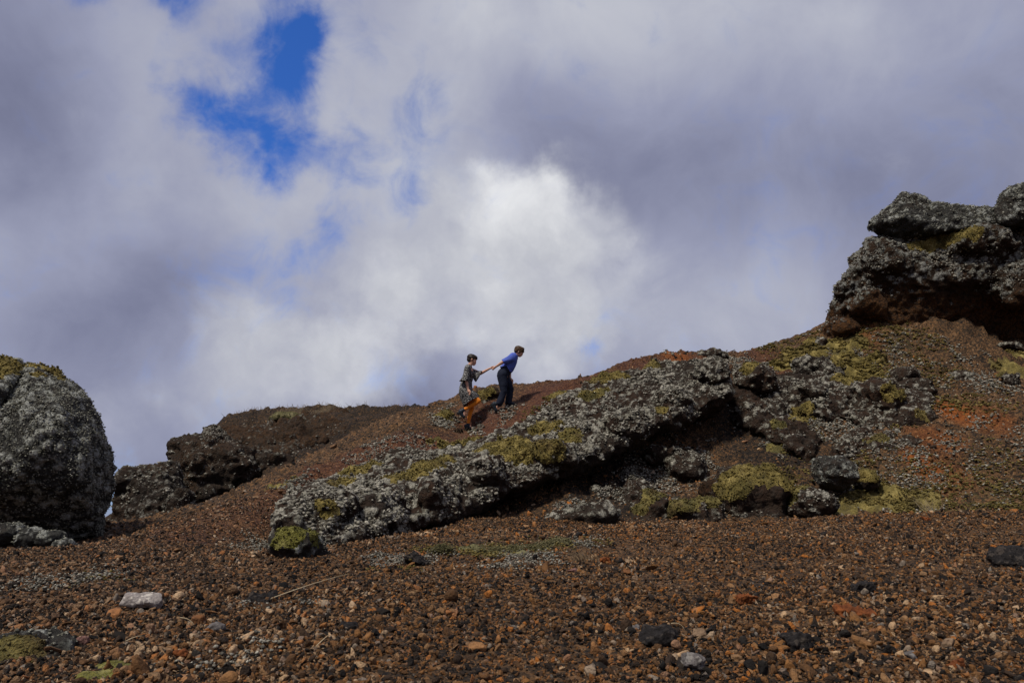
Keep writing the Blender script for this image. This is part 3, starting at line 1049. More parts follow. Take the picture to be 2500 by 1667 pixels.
# ---- the long lava ledge across the middle
LE = [(655, 1337, 8.8), (760, 1322, 9.2), (870, 1306, 9.9), (1000, 1268, 11.0), (1110, 1243, 11.7), (1250, 1178, 12.7), (1400, 1120, 13.6), (1550, 1060, 14.4), (1680, 1003, 15.2), (1772, 958, 15.8)]
LT = [(668, 1275, 10.2), (722, 1192, 12.3), (840, 1148, 13.3), (1000, 1098, 14.0), (1130, 1085, 14.5), (1250, 1042, 15.1), (1340, 985, 15.8), (1430, 936, 16.7), (1600, 884, 17.4), (1755, 874, 17.8)]
rng = np.random.default_rng(5)
shells = []
for i in range(len(LE) - 1):
    pts = []
    for j in (i, i + 1):
        e, tpt = pt(*LE[j]), pt(*LT[j])
        mid = (e + tpt) / 2
        out = np.array((0.15, -0.55, 0.8))
        bulge = rng.uniform(0.02, 0.16)
        thick = 0.55 if j >= 3 else 0.7
        pts += [e + rng.normal(size=3) * 0.04, tpt + rng.normal(size=3) * 0.04, mid + out * bulge, e * 0.75 + tpt * 0.25 + out * (bulge * 0.9)]
        pts += [e + np.array((0, 0.10, -0.16)), e + np.array((0, 0.75, -0.10 if j >= 3 else -0.5)), tpt + np.array((0, 0.7, -0.5)), mid + np.array((0, 0.7, -thick - 0.15))]
    shells.append(hull(pts))
# blocks that break the even lower edge
for (bb, d, t, sd_) in [((860, 1200, 1000, 1300), 10.9, 1.3, 1), ((740, 1205, 880, 1315), 10.4, 1.2, 2), ((1690, 890, 1776, 965), 16.5, 1.4, 7), ((668, 1240, 760, 1330), 9.7, 1.1, 8), ((1010, 1170, 1090, 1255), 11.7, 1.0, 9), ((1140, 1120, 1240, 1215), 12.7, 1.0, 10), ((1290, 1080, 1400, 1150), 13.6, 1.0, 11), ((1470, 1000, 1580, 1080), 14.6, 1.0, 12), ((1590, 950, 1690, 1022), 15.5, 1.0, 13)]:
    shells.append(shell_box(bb, d, t, 50 + sd_))
make_rock('lava_ledge', 'long slanting lava ledge crusted with pale lichen and olive moss, overhanging a dark hollow', shells, 0.034, M_LEDGE, 3, amp=0.105, size=0.75, lich=0.74, red=0.35, cat='ledge',
          moss=[([(1230, 1090, 52), (1170, 1120, 46), (1265, 1108, 40), (1140, 1135, 28), (1205, 1095, 40)], 0.14, 'M'),
                ([(1050, 1140, 36), (1080, 1125, 28), (1020, 1150, 26)], 0.11, 'M'),
                ([(860, 1150, 28), (900, 1143, 28), (925, 1150, 20)], 0.11, 'M'),
                ([(825, 1175, 22), (850, 1178, 20)], 0.09, 'M'),
                ([(1335, 1043, 32), (1310, 1052, 22)], 0.12, 'M'),
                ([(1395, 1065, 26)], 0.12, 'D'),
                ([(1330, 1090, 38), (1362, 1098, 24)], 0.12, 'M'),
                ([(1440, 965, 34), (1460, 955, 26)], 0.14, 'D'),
                ([(1470, 920, 34), (1510, 918, 26), (1450, 930, 24)], 0.12, 'M'),
                ([(1590, 893, 22), (1640, 890, 22)], 0.08, 'M'),
                ([(800, 1245, 22), (785, 1235, 16)], 0.05, 'M'),
                ([(1615, 998, 14)], 0.06, 'M'),
                ([(970, 1165, 26), (1000, 1160, 22)], 0.06, 'M')],
          clumps=1700, clump_size=(0.009, 0.034), knob=0.085)

# ---- boulder at the edge of the picture
sil = [(62, 884), (100, 890), (140, 905), (200, 948), (236, 1005), (262, 1070), (282, 1135), (277, 1172), (256, 1216), (244, 1255), (238, 1300), (-60, 1095)]
front = [(75, 965, 10.3), (150, 1010, 10.2), (205, 1100, 10.3), (200, 1180, 10.4), (0, 1195, 10.3), (-40, 1130, 10.15), (110, 1090, 10.0), (-260, 1130, 10.6), (-260, 1210, 10.6), (205, 1270, 10.9), (150, 1275, 10.9), (190, 1318, 11.3)]
b1 = quads([(x, y, 11.3) for x, y in sil] + front + [(x, y, 13.0) for x, y in [(80, 910), (150, 940), (235, 1080), (235, 1180), (225, 1310), (-260, 1200), (-200, 1100)]])
b2 = quads([(246, 1225, 11.6), (238, 1265, 11.7), (243, 1325, 11.9), (170, 1335, 11.3), (110, 1330, 11.3), (100, 1240, 10.9), (190, 1200, 10.9), (-260, 1250, 11.6), (-260, 1345, 11.5), (-260, 1200, 12.5), (150, 1250, 13), (240, 1300, 13), (-260, 1330, 13)])
make_rock('boulder', 'huge grey lichen covered boulder with a mossy top, undercut at its base', [b1, b2], 0.034, M_BOULDER, 11, amp=0.065, size=0.8, lich=0.86, red=0.1, cat='boulder', under_bare=0.18, patchy=0,
          moss=[([(90, 892, 22), (125, 900, 20), (150, 915, 18), (180, 938, 14)], 0.05, 'M'), ([(95, 915, 14), (165, 940, 14)], 0.04, 'M')], clumps=2600, clump_size=(0.005, 0.017), knob=0.05, clump_mat=M_LICHENG)
b3 = quads([(-260, 900, 11.3), (0, 870, 11.4), (50, 880, 11.4), (57, 920, 11.3), (40, 985, 11.2), (8, 1060, 11.0), (-260, 1120, 11.0), (-30, 950, 10.2), (28, 935, 10.45), (-10, 1050, 10.3), (-250, 1000, 10.2),
            (-260, 1160, 11.4), (-20, 1110, 11.4), (0, 900, 12.6), (20, 950, 12.6), (-250, 920, 13), (-250, 1150, 13)])
make_rock('boulder', 'mossy boulder piece split off from the huge boulder by a dark crack', [b3], 0.042, M_BOULDER, 17, amp=0.06, size=0.9, lich=0.74, red=0.1, cat='boulder', under_bare=0.25, patchy=0,
          moss=[([(-10, 882, 34), (30, 888, 26), (5, 905, 26), (-30, 915, 34)], 0.07, 'M')], clumps=1200, clump_size=(0.006, 0.016), clump_mat=M_LICHENG)
for k, (bb, d, t, lb) in enumerate([((-20, 1276, 62, 1330), 9.9, 0.5, 'pale lichen rock cut by the picture edge under the huge boulder'),
                                    ((40, 1284, 116, 1338), 9.8, 0.45, 'rounded pale lichen rock, second of the row under the huge boulder'),
                                    ((92, 1296, 158, 1342), 9.8, 0.4, 'rounded pale lichen rock, third of the row under the huge boulder'),
                                    ((136, 1316, 182, 1348), 9.7, 0.35, 'smallest pale lichen rock at the end of the row under the huge boulder')]):
    make_rock('lichen_rock', lb, [shell_box(bb, d, t, 300 + k)], 0.016, M_BOULDER, 300 + k, amp=0.025, size=0.3, lich=0.85, red=0.0, clumps=900, clump_size=(0.010, 0.02), knob=0.02, group='pale rocks under the huge boulder', clump_mat=M_LICHENG)

# ---- crag above the right-hand slope
cr1 = quads([(2035, 740, 19.7), (2050, 690, 19.4), (2100, 625, 19.3), (2125, 584, 19.5), (2160, 574, 19.8), (2300, 566, 19.6), (2500, 548, 19.2), (2750, 545, 19.0), (2750, 650, 18.6), (2500, 655, 18.8), (2350, 660, 19.0), (2200, 690, 19.1), (2110, 715, 19.3),
             (2070, 720, 23), (2150, 600, 23), (2750, 570, 24), (2750, 700, 24)])
cr2 = quads([(2014, 830, 19.9), (2020, 775, 19.8), (2045, 725, 19.6), (2100, 850, 19.7), (2200, 850, 19.6), (2300, 855, 19.9), (2500, 890, 20.7), (2750, 910, 20.9), (2750, 640, 19.6), (2300, 640, 18.95), (2110, 690, 19.2), (2060, 800, 23), (2200, 650, 24), (2750, 650, 25), (2750, 850, 25)])
cr3 = shell_box((2012, 780, 2085, 850), 19.7, 1.2, 71)
cr4 = shell_box((2060, 700, 2160, 790), 19.6, 1.3, 72)
cr5 = shell_box((2420, 640, 2600, 760), 18.9, 1.6, 73)
cr6 = shell_box((2290, 560, 2480, 650), 19.3, 1.5, 74)
cr7 = shell_box((2070, 590, 2220, 700), 19.5, 1.4, 75)
cr8 = shell_box((2090, 715, 2250, 850), 20.0, 1.5, 76)
cr9 = shell_box((2220, 690, 2400, 840), 20.1, 1.6, 77)
cragL = lambda V, N: 0.95 * sstep(6.3, 7.3, V[:, 2] + 0.35 * fbm(V * 1.3, 3, seed=6)) + 0.30 * sstep(9.0, 8.2, V[:, 0]) - 0.56
cragR = lambda V: 0.25 + 1.1 * sstep(7.2, 6.4, V[:, 2] + 0.3 * fbm(V * 1.2, 3, seed=9))
make_rock('crag', 'tall overhanging lava crag with grey crust above and rusty brown rock below', [cr1, cr2, cr3, cr4, cr5, cr6, cr7, cr8, cr9], 0.050, M_CRAG, 23, amp=0.15, size=0.8, lich=0.75, red=0.75, cat='crag', lich_fn=cragL, red_fn=cragR, under_bare=0.8,
          moss=[([(2300, 586, 24), (2340, 572, 26), (2380, 566, 22), (2270, 598, 18)], 0.09, 'M'), ([(2240, 600, 18), (2215, 604, 14)], 0.07, 'M')], clumps=650, clump_size=(0.012, 0.035), knob=0.08)
t1 = quads([(2124, 556, 19.3), (2128, 543, 19.3), (2165, 518, 19.2), (2180, 500, 19.2), (2203, 474, 19.4), (2240, 480, 19.4), (2275, 503, 19.4), (2330, 552, 19.3), (2270, 574, 19.3), (2145, 572, 19.4), (2200, 530, 18.9), (2260, 540, 18.9),
            (2150, 560, 21.5), (2210, 490, 21.2), (2300, 510, 21.5), (2300, 570, 21.5)])
t2 = quads([(2240, 500, 19.3), (2300, 506, 19.2), (2360, 506, 19.2), (2455, 516, 19.0), (2470, 545, 18.9), (2400, 550, 18.8), (2300, 566, 18.9), (2250, 560, 19.0), (2300, 510, 21.5), (2450, 520, 21.5), (2450, 560, 21.5), (2260, 560, 21.5)])
make_rock('summit_rock', 'grey lichen covered rock with a pointed top resting on the crag', [t1, t2], 0.042, M_BOULDER, 29, amp=0.10, size=0.6, lich=0.70, red=0.15, clumps=800, clump_size=(0.009, 0.028), knob=0.075, patchy=0, under_bare=0.5, clump_mat=M_LICHENG)
t3 = quads([(2428, 518, 18.8), (2440, 490, 18.8), (2468, 458, 18.8), (2515, 442, 18.8), (2620, 430, 18.8), (2740, 450, 18.8), (2740, 570, 18.6), (2440, 548, 18.7), (2550, 500, 18.3), (2470, 480, 21), (2700, 440, 22), (2700, 560, 22), (2460, 540, 21)])
make_rock('summit_rock', 'rounded dark summit rock cut by the picture edge above the crag', [t3], 0.046, M_BOULDER, 31, amp=0.10, size=0.6, lich=0.62, red=0.15, clumps=700, clump_size=(0.009, 0.028), knob=0.075, patchy=0, under_bare=0.5, clump_mat=M_LICHENG)

# ---- outcrops along the crater rim behind
o1 = quads([(283, 1300, 21), (284, 1235, 21), (296, 1190, 21), (300, 1160, 21), (322, 1146, 21.2), (350, 1142, 21.4), (405, 1130, 22), (425, 1140, 22), (450, 1230, 21.5), (470, 1290, 20.5), (380, 1300, 20), (330, 1250, 20.3), (350, 1180, 20.6), (420, 1200, 21),
            (310, 1290, 24), (310, 1170, 24), (430, 1140, 25), (470, 1280, 24)])
o1b = shell_box((296, 1148, 345, 1205), 21.2, 1.2, 81)
o1c = shell_box((420, 1190, 462, 1300), 20.6, 1.0, 82)
make_rock('lava_outcrop', 'dark craggy lava outcrop at the low end of the crater rim', [o1, o1b, o1c], 0.052, M_FAR, 41, amp=0.16, size=0.8, lich=0.64, red=0.3, cat='outcrop', clumps=380, clump_size=(0.014, 0.045), knob=0.09, group='dark outcrops on the crater rim')
o2 = quads([(413, 1092, 25), (416, 1080, 25), (430, 1074, 25), (500, 1068, 25.5), (560, 1090, 26), (640, 1130, 26), (600, 1180, 25), (480, 1230, 24), (430, 1150, 24.6), (424, 1120, 24.8), (470, 1120, 24.2), (520, 1150, 24.4),
            (430, 1085, 29), (560, 1090, 30), (620, 1150, 30), (460, 1200, 28)])
o2b = shell_box((490, 1085, 640, 1200), 25.6, 2.5, 84)
o2c = shell_box((600, 1110, 730, 1190), 26.4, 2.0, 85)
make_rock('lava_outcrop', 'dark lava outcrop with a blunt overhanging nose halfway up the crater rim', [o2, o2b, o2c], 0.058, M_FAR, 43, amp=0.22, size=0.9, lich=0.54, red=0.35, cat='outcrop', clumps=260, clump_size=(0.014, 0.045), knob=0.09, group='dark outcrops on the crater rim')
o3 = quads([(492, 1072, 26.5), (498, 1052, 26.5), (512, 1041, 26.6), (526, 1042, 26.8), (545, 1058, 27), (580, 1080, 27), (560, 1110, 26.5), (505, 1100, 26.2), (520, 1075, 25.8), (510, 1050, 29), (570, 1090, 30)])
make_rock('lava_outcrop', 'topmost small lava outcrop with a pointed tip on the crater rim', [o3], 0.04, M_FAR, 47, amp=0.10, size=0.5, lich=0.8, red=0.3, cat='outcrop', clumps=380, clump_size=(0.014, 0.04), knob=0.08, group='dark outcrops on the crater rim')
o4 = shell_box((665, 1010, 760, 1058), 31.2, 2.2, 83)
make_rock('rock_bank', 'brown grassy rock bank near the top of the far crater wall', [o4], 0.06, M_FAR, 48, amp=0.16, size=0.8, lich=0.2, red=0.9, cat='bank', knob=0.06,
          moss=[([(700, 1018, 34), (735, 1020, 30), (670, 1022, 24)], 0.10, 'L')])
for k, (bb, d, lb) in enumerate([((860, 1018, 915, 1052), 30.5, 'low dull rock on the far crater wall, the one beside the grassy rim'), ((920, 1020, 965, 1050), 30.0, 'low dull rock on the far crater wall, the one nearer to the walkers')]):
    make_rock('lava_outcrop', lb, [shell_box(bb, d, 1.2, 310 + k)], 0.05, M_FAR, 310 + k, amp=0.12, size=0.5, lich=0.55, red=0.5, cat='outcrop', clumps=60, clump_size=(0.03, 0.05))

# ---- rock ledges stepping up the right-hand slope
def ledge_shells(E, T, thick, seed):
    rg = np.random.default_rng(seed)
    out_ = []
    for i in range(len(E) - 1):
        pts = []
        for j in (i, i + 1):
            e, tp = pt(*E[j]), pt(*T[j])
            b = np.array((0.0, -0.5, 0.85)) * rg.uniform(0.04, 0.22)
            pts += [e + rg.normal(size=3) * 0.06, tp + rg.normal(size=3) * 0.06, (e + tp) / 2 + b, e * 0.7 + tp * 0.3 + b, e + np.array((0, 0.15, -0.12)), e + np.array((0, 0.9, -thick)), tp + np.array((0, 0.8, -thick)), (e + tp) / 2 + np.array((0, 0.7, -thick))]
        out_.append(hull(pts))
    return out_


make_rock('rock_ledge', 'broad knobbly lichen ledge half way up the right slope, tipped with moss',
          ledge_shells([(1870, 972, 17.0), (1960, 1000, 16.7), (2060, 1018, 16.3), (2170, 1040, 15.9), (2285, 1035, 16.0)], [(1890, 900, 18.0), (1985, 915, 17.8), (2085, 930, 17.5), (2180, 938, 17.3), (2262, 968, 17.0)], 0.5, 3)
          + [shell_box((2080, 935, 2200, 1030), 16.7, 1.4, 91), (shell_box((1930, 930, 2040, 990), 17.2, 1.2, 92))],
          0.042, M_LEDGE, 61, amp=0.13, size=0.6, lich=0.62, red=0.4, cat='ledge', moss=[([(2060, 925, 26), (2100, 915, 24), (2030, 940, 22)], 0.09, 'M'), ([(2170, 958, 20), (2205, 966, 16)], 0.06, 'M'), ([(1960, 1000, 22), (1940, 1012, 18)], 0.08, 'M'), ([(2250, 1010, 16)], 0.05, 'M')], clumps=900, clump_size=(0.010, 0.034), knob=0.085)
make_rock('rock_ledge', 'lower lichen ledge on the right slope above the round grey boulder',
          ledge_shells([(2045, 1112, 15.1), (2130, 1122, 15.0), (2210, 1118, 15.0), (2275, 1100, 15.3)], [(2065, 1058, 15.9), (2140, 1048, 16.0), (2205, 1050, 15.9), (2262, 1062, 15.8)], 0.4, 5),
          0.036, M_LEDGE, 63, amp=0.11, size=0.5, lich=0.66, red=0.4, cat='ledge', moss=[([(2130, 1072, 18), (2152, 1068, 16)], 0.05, 'D')], clumps=900, clump_size=(0.010, 0.032), knob=0.075)
make_rock('rock_ledge', 'dark rugged ledge in the hollow joining the long ledge to the right slope',
          ledge_shells([(1790, 1010, 16.6), (1850, 1050, 16.0), (1930, 1090, 15.4), (1985, 1110, 15.1)], [(1800, 930, 17.6), (1875, 985, 17.0), (1950, 1035, 16.3), (2010, 1065, 15.9)], 0.45, 7),
          0.04, M_LEDGE, 65, amp=0.14, size=0.5, lich=0.40, red=0.5, cat='ledge', moss=[([(1900, 1040, 18), (1925, 1060, 18)], 0.06, 'D')], clumps=800, clump_size=(0.010, 0.032), knob=0.08)

make_rock('rock_ledge', 'long dark rugged rock ledge under the grassy rim of the far crater',
          ledge_shells([(525, 1130, 25.6), (610, 1140, 25.6), (690, 1112, 26.2), (770, 1082, 27.2), (840, 1066, 28.2), (900, 1052, 29.2)], [(520, 1052, 29.6), (600, 1038, 30.2), (680, 1024, 30.6), (752, 1007, 31.3), (830, 1006, 31.8), (900, 1012, 32.0)], 1.2, 11),
          0.065, M_FAR, 67, amp=0.30, size=1.1, lich=0.38, red=0.75, cat='ledge', clumps=90, clump_size=(0.02, 0.05), knob=0.10)

# ---- single rocks and lichen crusted lumps
SMALL = [  # label, box in the photo, distance, depth, lichen, moss, material, clump density
    ('grey rock with a bright yellow green moss cap at the foot of the ledge', (664, 1290, 792, 1375), 7.75, 0.50, .75, [([(700, 1298, 34), (740, 1293, 34), (775, 1308, 22), (675, 1320, 20)], 0.035, 'Y')], M_BOULDER, 700, 'mossy_rock'),
    ('plain round grey boulder without moss on the scoria slope', (1984, 1104, 2088, 1196), 13.7, 0.75, .80, [], M_BOULDER, 700, 'boulder'),
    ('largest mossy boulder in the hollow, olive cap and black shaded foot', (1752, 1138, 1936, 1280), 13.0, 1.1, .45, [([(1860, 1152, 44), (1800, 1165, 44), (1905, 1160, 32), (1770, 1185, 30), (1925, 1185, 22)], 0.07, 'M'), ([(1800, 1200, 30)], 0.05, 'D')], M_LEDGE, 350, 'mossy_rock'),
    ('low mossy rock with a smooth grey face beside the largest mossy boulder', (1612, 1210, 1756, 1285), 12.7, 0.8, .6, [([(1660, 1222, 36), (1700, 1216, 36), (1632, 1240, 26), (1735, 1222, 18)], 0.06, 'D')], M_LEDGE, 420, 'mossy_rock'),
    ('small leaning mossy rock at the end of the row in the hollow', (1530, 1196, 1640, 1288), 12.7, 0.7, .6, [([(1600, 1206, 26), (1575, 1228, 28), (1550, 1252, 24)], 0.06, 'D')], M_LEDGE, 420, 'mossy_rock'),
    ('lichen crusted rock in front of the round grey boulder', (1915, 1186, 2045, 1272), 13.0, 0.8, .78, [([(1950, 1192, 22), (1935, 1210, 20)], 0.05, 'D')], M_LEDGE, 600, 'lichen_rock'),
    ('small rock capped with olive moss beside the round grey boulder', (2086, 1144, 2148, 1205), 13.9, 0.5, .6, [([(2110, 1152, 24), (2130, 1158, 20)], 0.05, 'M')], M_LEDGE, 420, 'mossy_rock'),
    ('black bare rock wedged behind the mossy boulders', (1708, 1168, 1776, 1230), 13.6, 0.6, -.6, [], M_CRAG, 0, 'dark_rock'),
    ('lichen crusted rock shelf under the long moss band', (1918, 868, 2050, 935), 18.3, 1.2, .70, [([(1985, 862, 26), (2025, 856, 24), (2048, 880, 20)], 0.07, 'M')], M_LEDGE, 420, 'lichen_rock'),
    ('small dome of grey lichen above the big mound', (2155, 895, 2232, 942), 17.6, 0.8, .8, [], M_LEDGE, 500, 'lichen_rock'),
    ('pitted dark lichen rock beside the big mound', (2198, 925, 2275, 965), 17.0, 0.8, .5, [], M_LEDGE, 300, 'lichen_rock'),
    ('grey lichen rock face beside the dark notch at the top of the ledge', (1792, 886, 1892, 962), 17.2, 1.2, .72, [([(1800, 892, 20), (1830, 893, 22)], 0.07, 'M')], M_LEDGE, 480, 'lichen_rock'),
    ('lichen covered knob on the skyline above the ledge', (1686, 852, 1772, 885), 18.6, 0.7, .8, [], M_LEDGE, 500, 'lichen_rock'),
    ('dark rock on the skyline where the slope meets the crag', (1950, 826, 2012, 862), 19.4, 0.8, .5, [([(1975, 832, 16)], 0.05, 'M')], M_LEDGE, 300, 'lichen_rock'),
    ('lichen crusted lump in the hollow below the dark notch', (1838, 972, 1905, 1030), 16.8, 0.8, .68, [], M_LEDGE, 450, 'lichen_rock'),
    ('small lichen lump low in the hollow', (1850, 1028, 1890, 1075), 16.0, 0.5, .8, [], M_LEDGE, 450, 'lichen_rock'),
    ('flat lichen rock on the shaded slope under the ledge', (1632, 1100, 1720, 1170), 14.7, 0.7, .72, [], M_LEDGE, 450, 'lichen_rock'),
    ('pale lichen lump under the overhang of the ledge', (1580, 1085, 1660, 1125), 15.0, 0.5, .7, [], M_LEDGE, 450, 'lichen_rock'),
    ('upright lichen rock behind the leaning mossy rock', (1520, 1172, 1592, 1245), 13.3, 0.6, .75, [], M_LEDGE, 450, 'lichen_rock'),
    ('broad low lichen rock on the lip of the gravel', (1345, 1230, 1500, 1290), 12.2, 0.8, .66, [], M_LEDGE, 420, 'lichen_rock'),
    ('small white lichen lump alone on the brown slope under the ledge', (1438, 1183, 1470, 1215), 13.7, 0.3, .9, [], M_LEDGE, 600, 'lichen_rock'),
    ('grey rock with mossy crown on the slope at the picture edge', (2432, 905, 2485, 950), 17.2, 0.6, .6, [([(2455, 908, 20)], 0.05, 'M')], M_LEDGE, 400, 'lichen_rock'),
    ('grey lichen rock high on the slope near the picture edge', (2434, 836, 2490, 862), 19.0, 0.6, .8, [], M_LEDGE, 500, 'lichen_rock'),
    ('long lichen hummock on the upper slope near the picture edge', (2300, 905, 2385, 945), 17.6, 0.8, .72, [], M_LEDGE, 420, 'lichen_rock'),
    ('dark low rock on the scoria below the crag', (2318, 782, 2365, 806), 19.9, 0.6, .45, [], M_CRAG, 200, 'dark_rock'),
    ('dark scoria block at the foot of the crag', (2180, 762, 2222, 786), 19.8, 0.6, -.1, [], M_CRAG, 0, 'dark_rock'),
    ('second dark low rock below the crag, nearer its foot', (2235, 778, 2275, 800), 19.9, 0.5, .2, [], M_CRAG, 120, 'dark_rock'),
    ('mossy lichen rock behind the trailing foot of the person in the dress', (1042, 1003, 1122, 1062), 16.9, 0.9, .70, [([(1085, 1008, 22), (1110, 1003, 18)], 0.05, 'M')], M_LEDGE, 480, 'lichen_rock'),
    ('flat pale lichen rock on the slope between the two walkers', (1176, 1020, 1278, 1070), 16.3, 0.6, .80, [], M_LEDGE, 520, 'lichen_rock'),
    ('brown and grey rock behind the walkers on the skyline', (1158, 944, 1232, 1010), 17.4, 0.8, .45, [([(1175, 962, 16), (1195, 953, 14)], 0.04, 'M')], M_LEDGE, 300, 'lichen_rock'),
    ('dusky purple stone beside the planted foot of the person in the dress', (1106, 1045, 1131, 1064), 16.35, 0.25, -.6, [], M_CRAG, 0, 'stone'),
    ('dark lichen lump on the red slope above the mossy part of the ledge', (942, 1110, 992, 1142), 14.1, 0.5, .6, [], M_LEDGE, 420, 'lichen_rock'),
    ('white lichen rock against the dark crater wall', (552, 1208, 602, 1248), 13.7, 0.4, .92, [], M_BOULDER, 700, 'lichen_rock'),
    ('small lichen knob on the crest of the red slope', (925, 1068, 952, 1092), 15.4, 0.3, .8, [], M_LEDGE, 500, 'lichen_rock'),
    ('rough lichen hummock at the upper margin of the ledge', (1340, 955, 1400, 1000), 16.4, 0.8, .7, [([(1370, 958, 20), (1350, 965, 14)], 0.05, 'M')], M_LEDGE, 480, 'lichen_rock'),
    ('pale small lichen rock on the brown slope near the boulder', (234, 1322, 272, 1352), 9.8, 0.25, .85, [], M_BOULDER, 700, 'lichen_rock'),
    ('blurred grey mossy rock in the bottom corner of the picture', (-40, 1548, 172, 1700), 3.75, 0.45, .62, [([(60, 1600, 40), (20, 1580, 30)], 0.012, 'D')], M_BOULDER, 1200, 'mossy_rock'),
]
for k, (lb, bb, d, t, li, ms, mt, cl, nm) in enumerate(SMALL):
    if li > 0.3 and d > 12.0 and 'round grey' not in lb:      # half buried in the slope
        ww, hh = bb[2] - bb[0], bb[3] - bb[1]
        bb = (bb[0] - 0.10 * ww, bb[1], bb[2] + 0.10 * ww, bb[3] + 0.40 * hh)
        d, t = d + 0.18 * t + 0.30 * hh * d / FPX, t * 1.45
    wid = (bb[2] - bb[0]) * d / FPX
    vx = max(0.007, min(0.032, wid / 29))
    cs = (vx * 0.32, vx * 0.8)
    make_rock(nm, lb, [shell_box(bb, d, t, 400 + k, n=30, block=0.82)], vx, mt, 500 + k * 3, amp=min(0.11, wid * 0.085), size=max(0.12, wid * 0.55), lich=li, red=0.35 if li > 0 else 0.15, moss=ms, clumps=cl * 1.9 * (0.032 / vx) ** 1.5 if cl else 0, clump_size=cs,
              knob=min(0.045, vx * 1.3), cat='boulder' if 'boulder' in lb else ('stone' if nm == 'stone' else 'rock'), relaxn=4, clump_mat=M_LICHENG if mt is M_BOULDER else M_LICHEN)


# ------------------------------------------------------------------ scoria stones
def stone_mesh(k):
    rng = np.random.default_rng(900 + k)
    V, F = ICO2.copy(), ICOF2
    sc = rng.uniform(0.5, 1.4, 3)
    # chip the ball with a few planes, then pit it
    for _ in range(8):
        n = rng.normal(size=3)
        n /= np.linalg.norm(n)
        c = rng.uniform(0.18, 0.62)
        dd = V @ n - c
        V = V - np.where(dd > 0, dd, 0)[:, None] * n * 0.9
    V = V * (1 + 0.32 * fbm(V * 1.7 + 9 * k, 3, 0.6, seed=k) + 0.22 * fbm(V * 4.2 + 5 * k, 2, seed=60 + k))[:, None]
    V = V * sc
    V = V / np.abs(V).max() * 0.58
    me = mk_mesh('stone', V, F, False)
    me.materials.append(M_STONE)
    return me


STONES = [stone_mesh(k) for k in range(14)]
rng = np.random.default_rng(77)


def field(n, r0, r1, a0, a1):
    r = np.sqrt(rng.uniform(r0 * r0, r1 * r1, n))
    a = rng.uniform(R(a0), R(a1), n)
    return r * np.sin(a), r * np.cos(a)


sets = [(78000, 2.4, 6.0, -38, 38, 0.0185, 0.48), (125000, 6.0, 12.6, -38, 38, 0.0205, 0.45), (46000, 12.6, 21.5, -38, 40, 0.026, 0.55), (1500, 21.5, 34, -30, 0, 0.05, 0.5), (300, 3.0, 10.0, -38, 38, 0.052, 0.25)]
SX, SY, SS = [], [], []
for n, r0, r1, a0, a1, med, sg in sets:
    x, y = field(n, r0, r1, a0, a1)
    s = np.clip(med * np.exp(sg * rng.normal(size=n)), 0.012, 0.15)
    SX.append(x)
    SY.append(y)
    SS.append(s)
SX, SY, SS = map(np.concatenate, (SX, SY, SS))


def grid_val(vals, x, y):
    r, a = np.hypot(x, y), np.arctan2(x, y)
    i = np.clip(np.rint(np.interp(r, RAD, np.arange(nr))).astype(int), 0, nr - 1)
    j = np.clip(np.rint(np.interp(a, ANG[:len(a_front)], np.arange(len(a_front)))).astype(int), 0, na - 1)
    return vals.reshape(nr, na)[i, j]


keep = grid_val(moss_w, SX, SY) < 0.08
keep &= (grid_val(feet, SX, SY) < 0.1) | (SS < 0.03)
keep &= ~((grid_val(g_lich, SX, SY) > 0.6) & (rng.uniform(size=len(SX)) < 0.3))
drift = fbm(np.stack([SX, SY, 0 * SX], 1) * np.array((0.9, 0.6, 1)), 4, 0.6, seed=91)
SS = SS * (0.96 + 0.15 * drift)
keep &= rng.uniform(size=len(SX)) < 0.72 + 0.9 * (drift + 0.25)
SX, SY, SS = SX[keep], SY[keep], SS[keep]
SZ = ground_at(SX, SY) + SS * rng.uniform(-0.15, 0.30, len(SS))
SR = rng.uniform(0, 2 * math.pi, (len(SS), 3))
SI = rng.integers(0, len(STONES), len(SS))
# the 300 that show largest stand as stones of their own
ppx = 1250 + FPX * SX / (SY * CP + (SZ - EYE) * SP)
ppy = 833.5 - FPX * ((SZ - EYE) * CP - SY * SP) / (SY * CP + (SZ - EYE) * SP)
inview = (ppx > 0) & (ppx < 2500) & (ppy < 1667)
big = np.argsort(-(SS / SY) * inview)[:300]
mask = np.ones(len(SS), bool)
mask[big] = False
src = []
for n, i in enumerate(big):
    me = STONES[n % len(STONES)]
    o = bpy.data.objects.new('stone', me)
    COL.objects.link(o)
    o.parent = ground
    o.location = (SX[i], SY[i], SZ[i])
    o.rotation_euler = tuple(SR[i])
    o.scale = (SS[i],) * 3
    if n < len(STONES):
        src.append(o)

pm = bpy.data.meshes.new('gravel')
n = int(mask.sum())
pm.vertices.add(n)
pm.vertices.foreach_set('co', np.stack([SX, SY, SZ], 1)[mask].astype(np.float32).ravel())
at = pm.attributes.new('scl', 'FLOAT', 'POINT')
at.data.foreach_set('value', SS[mask].astype(np.float32))
at = pm.attributes.new('rot', 'FLOAT_VECTOR', 'POINT')
at.data.foreach_set('vector', SR[mask].astype(np.float32).ravel())
at = pm.attributes.new('idx', 'INT', 'POINT')
at.data.foreach_set('value', SI[mask].astype(np.int32))
pm.update()
gravel = link('gravel', pm, M_STONE, ground)
tag(gravel, kind='stuff')
ng = bpy.data.node_groups.new('gravel', 'GeometryNodeTree')
ng.interface.new_socket('Geometry', in_out='INPUT', socket_type='NodeSocketGeometry')
ng.interface.new_socket('Geometry', in_out='OUTPUT', socket_type='NodeSocketGeometry')
gi_, go_ = ng.nodes.new('NodeGroupInput'), ng.nodes.new('NodeGroupOutput')
iop = ng.nodes.new('GeometryNodeInstanceOnPoints')
gti = ng.nodes.new('GeometryNodeGeometryToInstance')
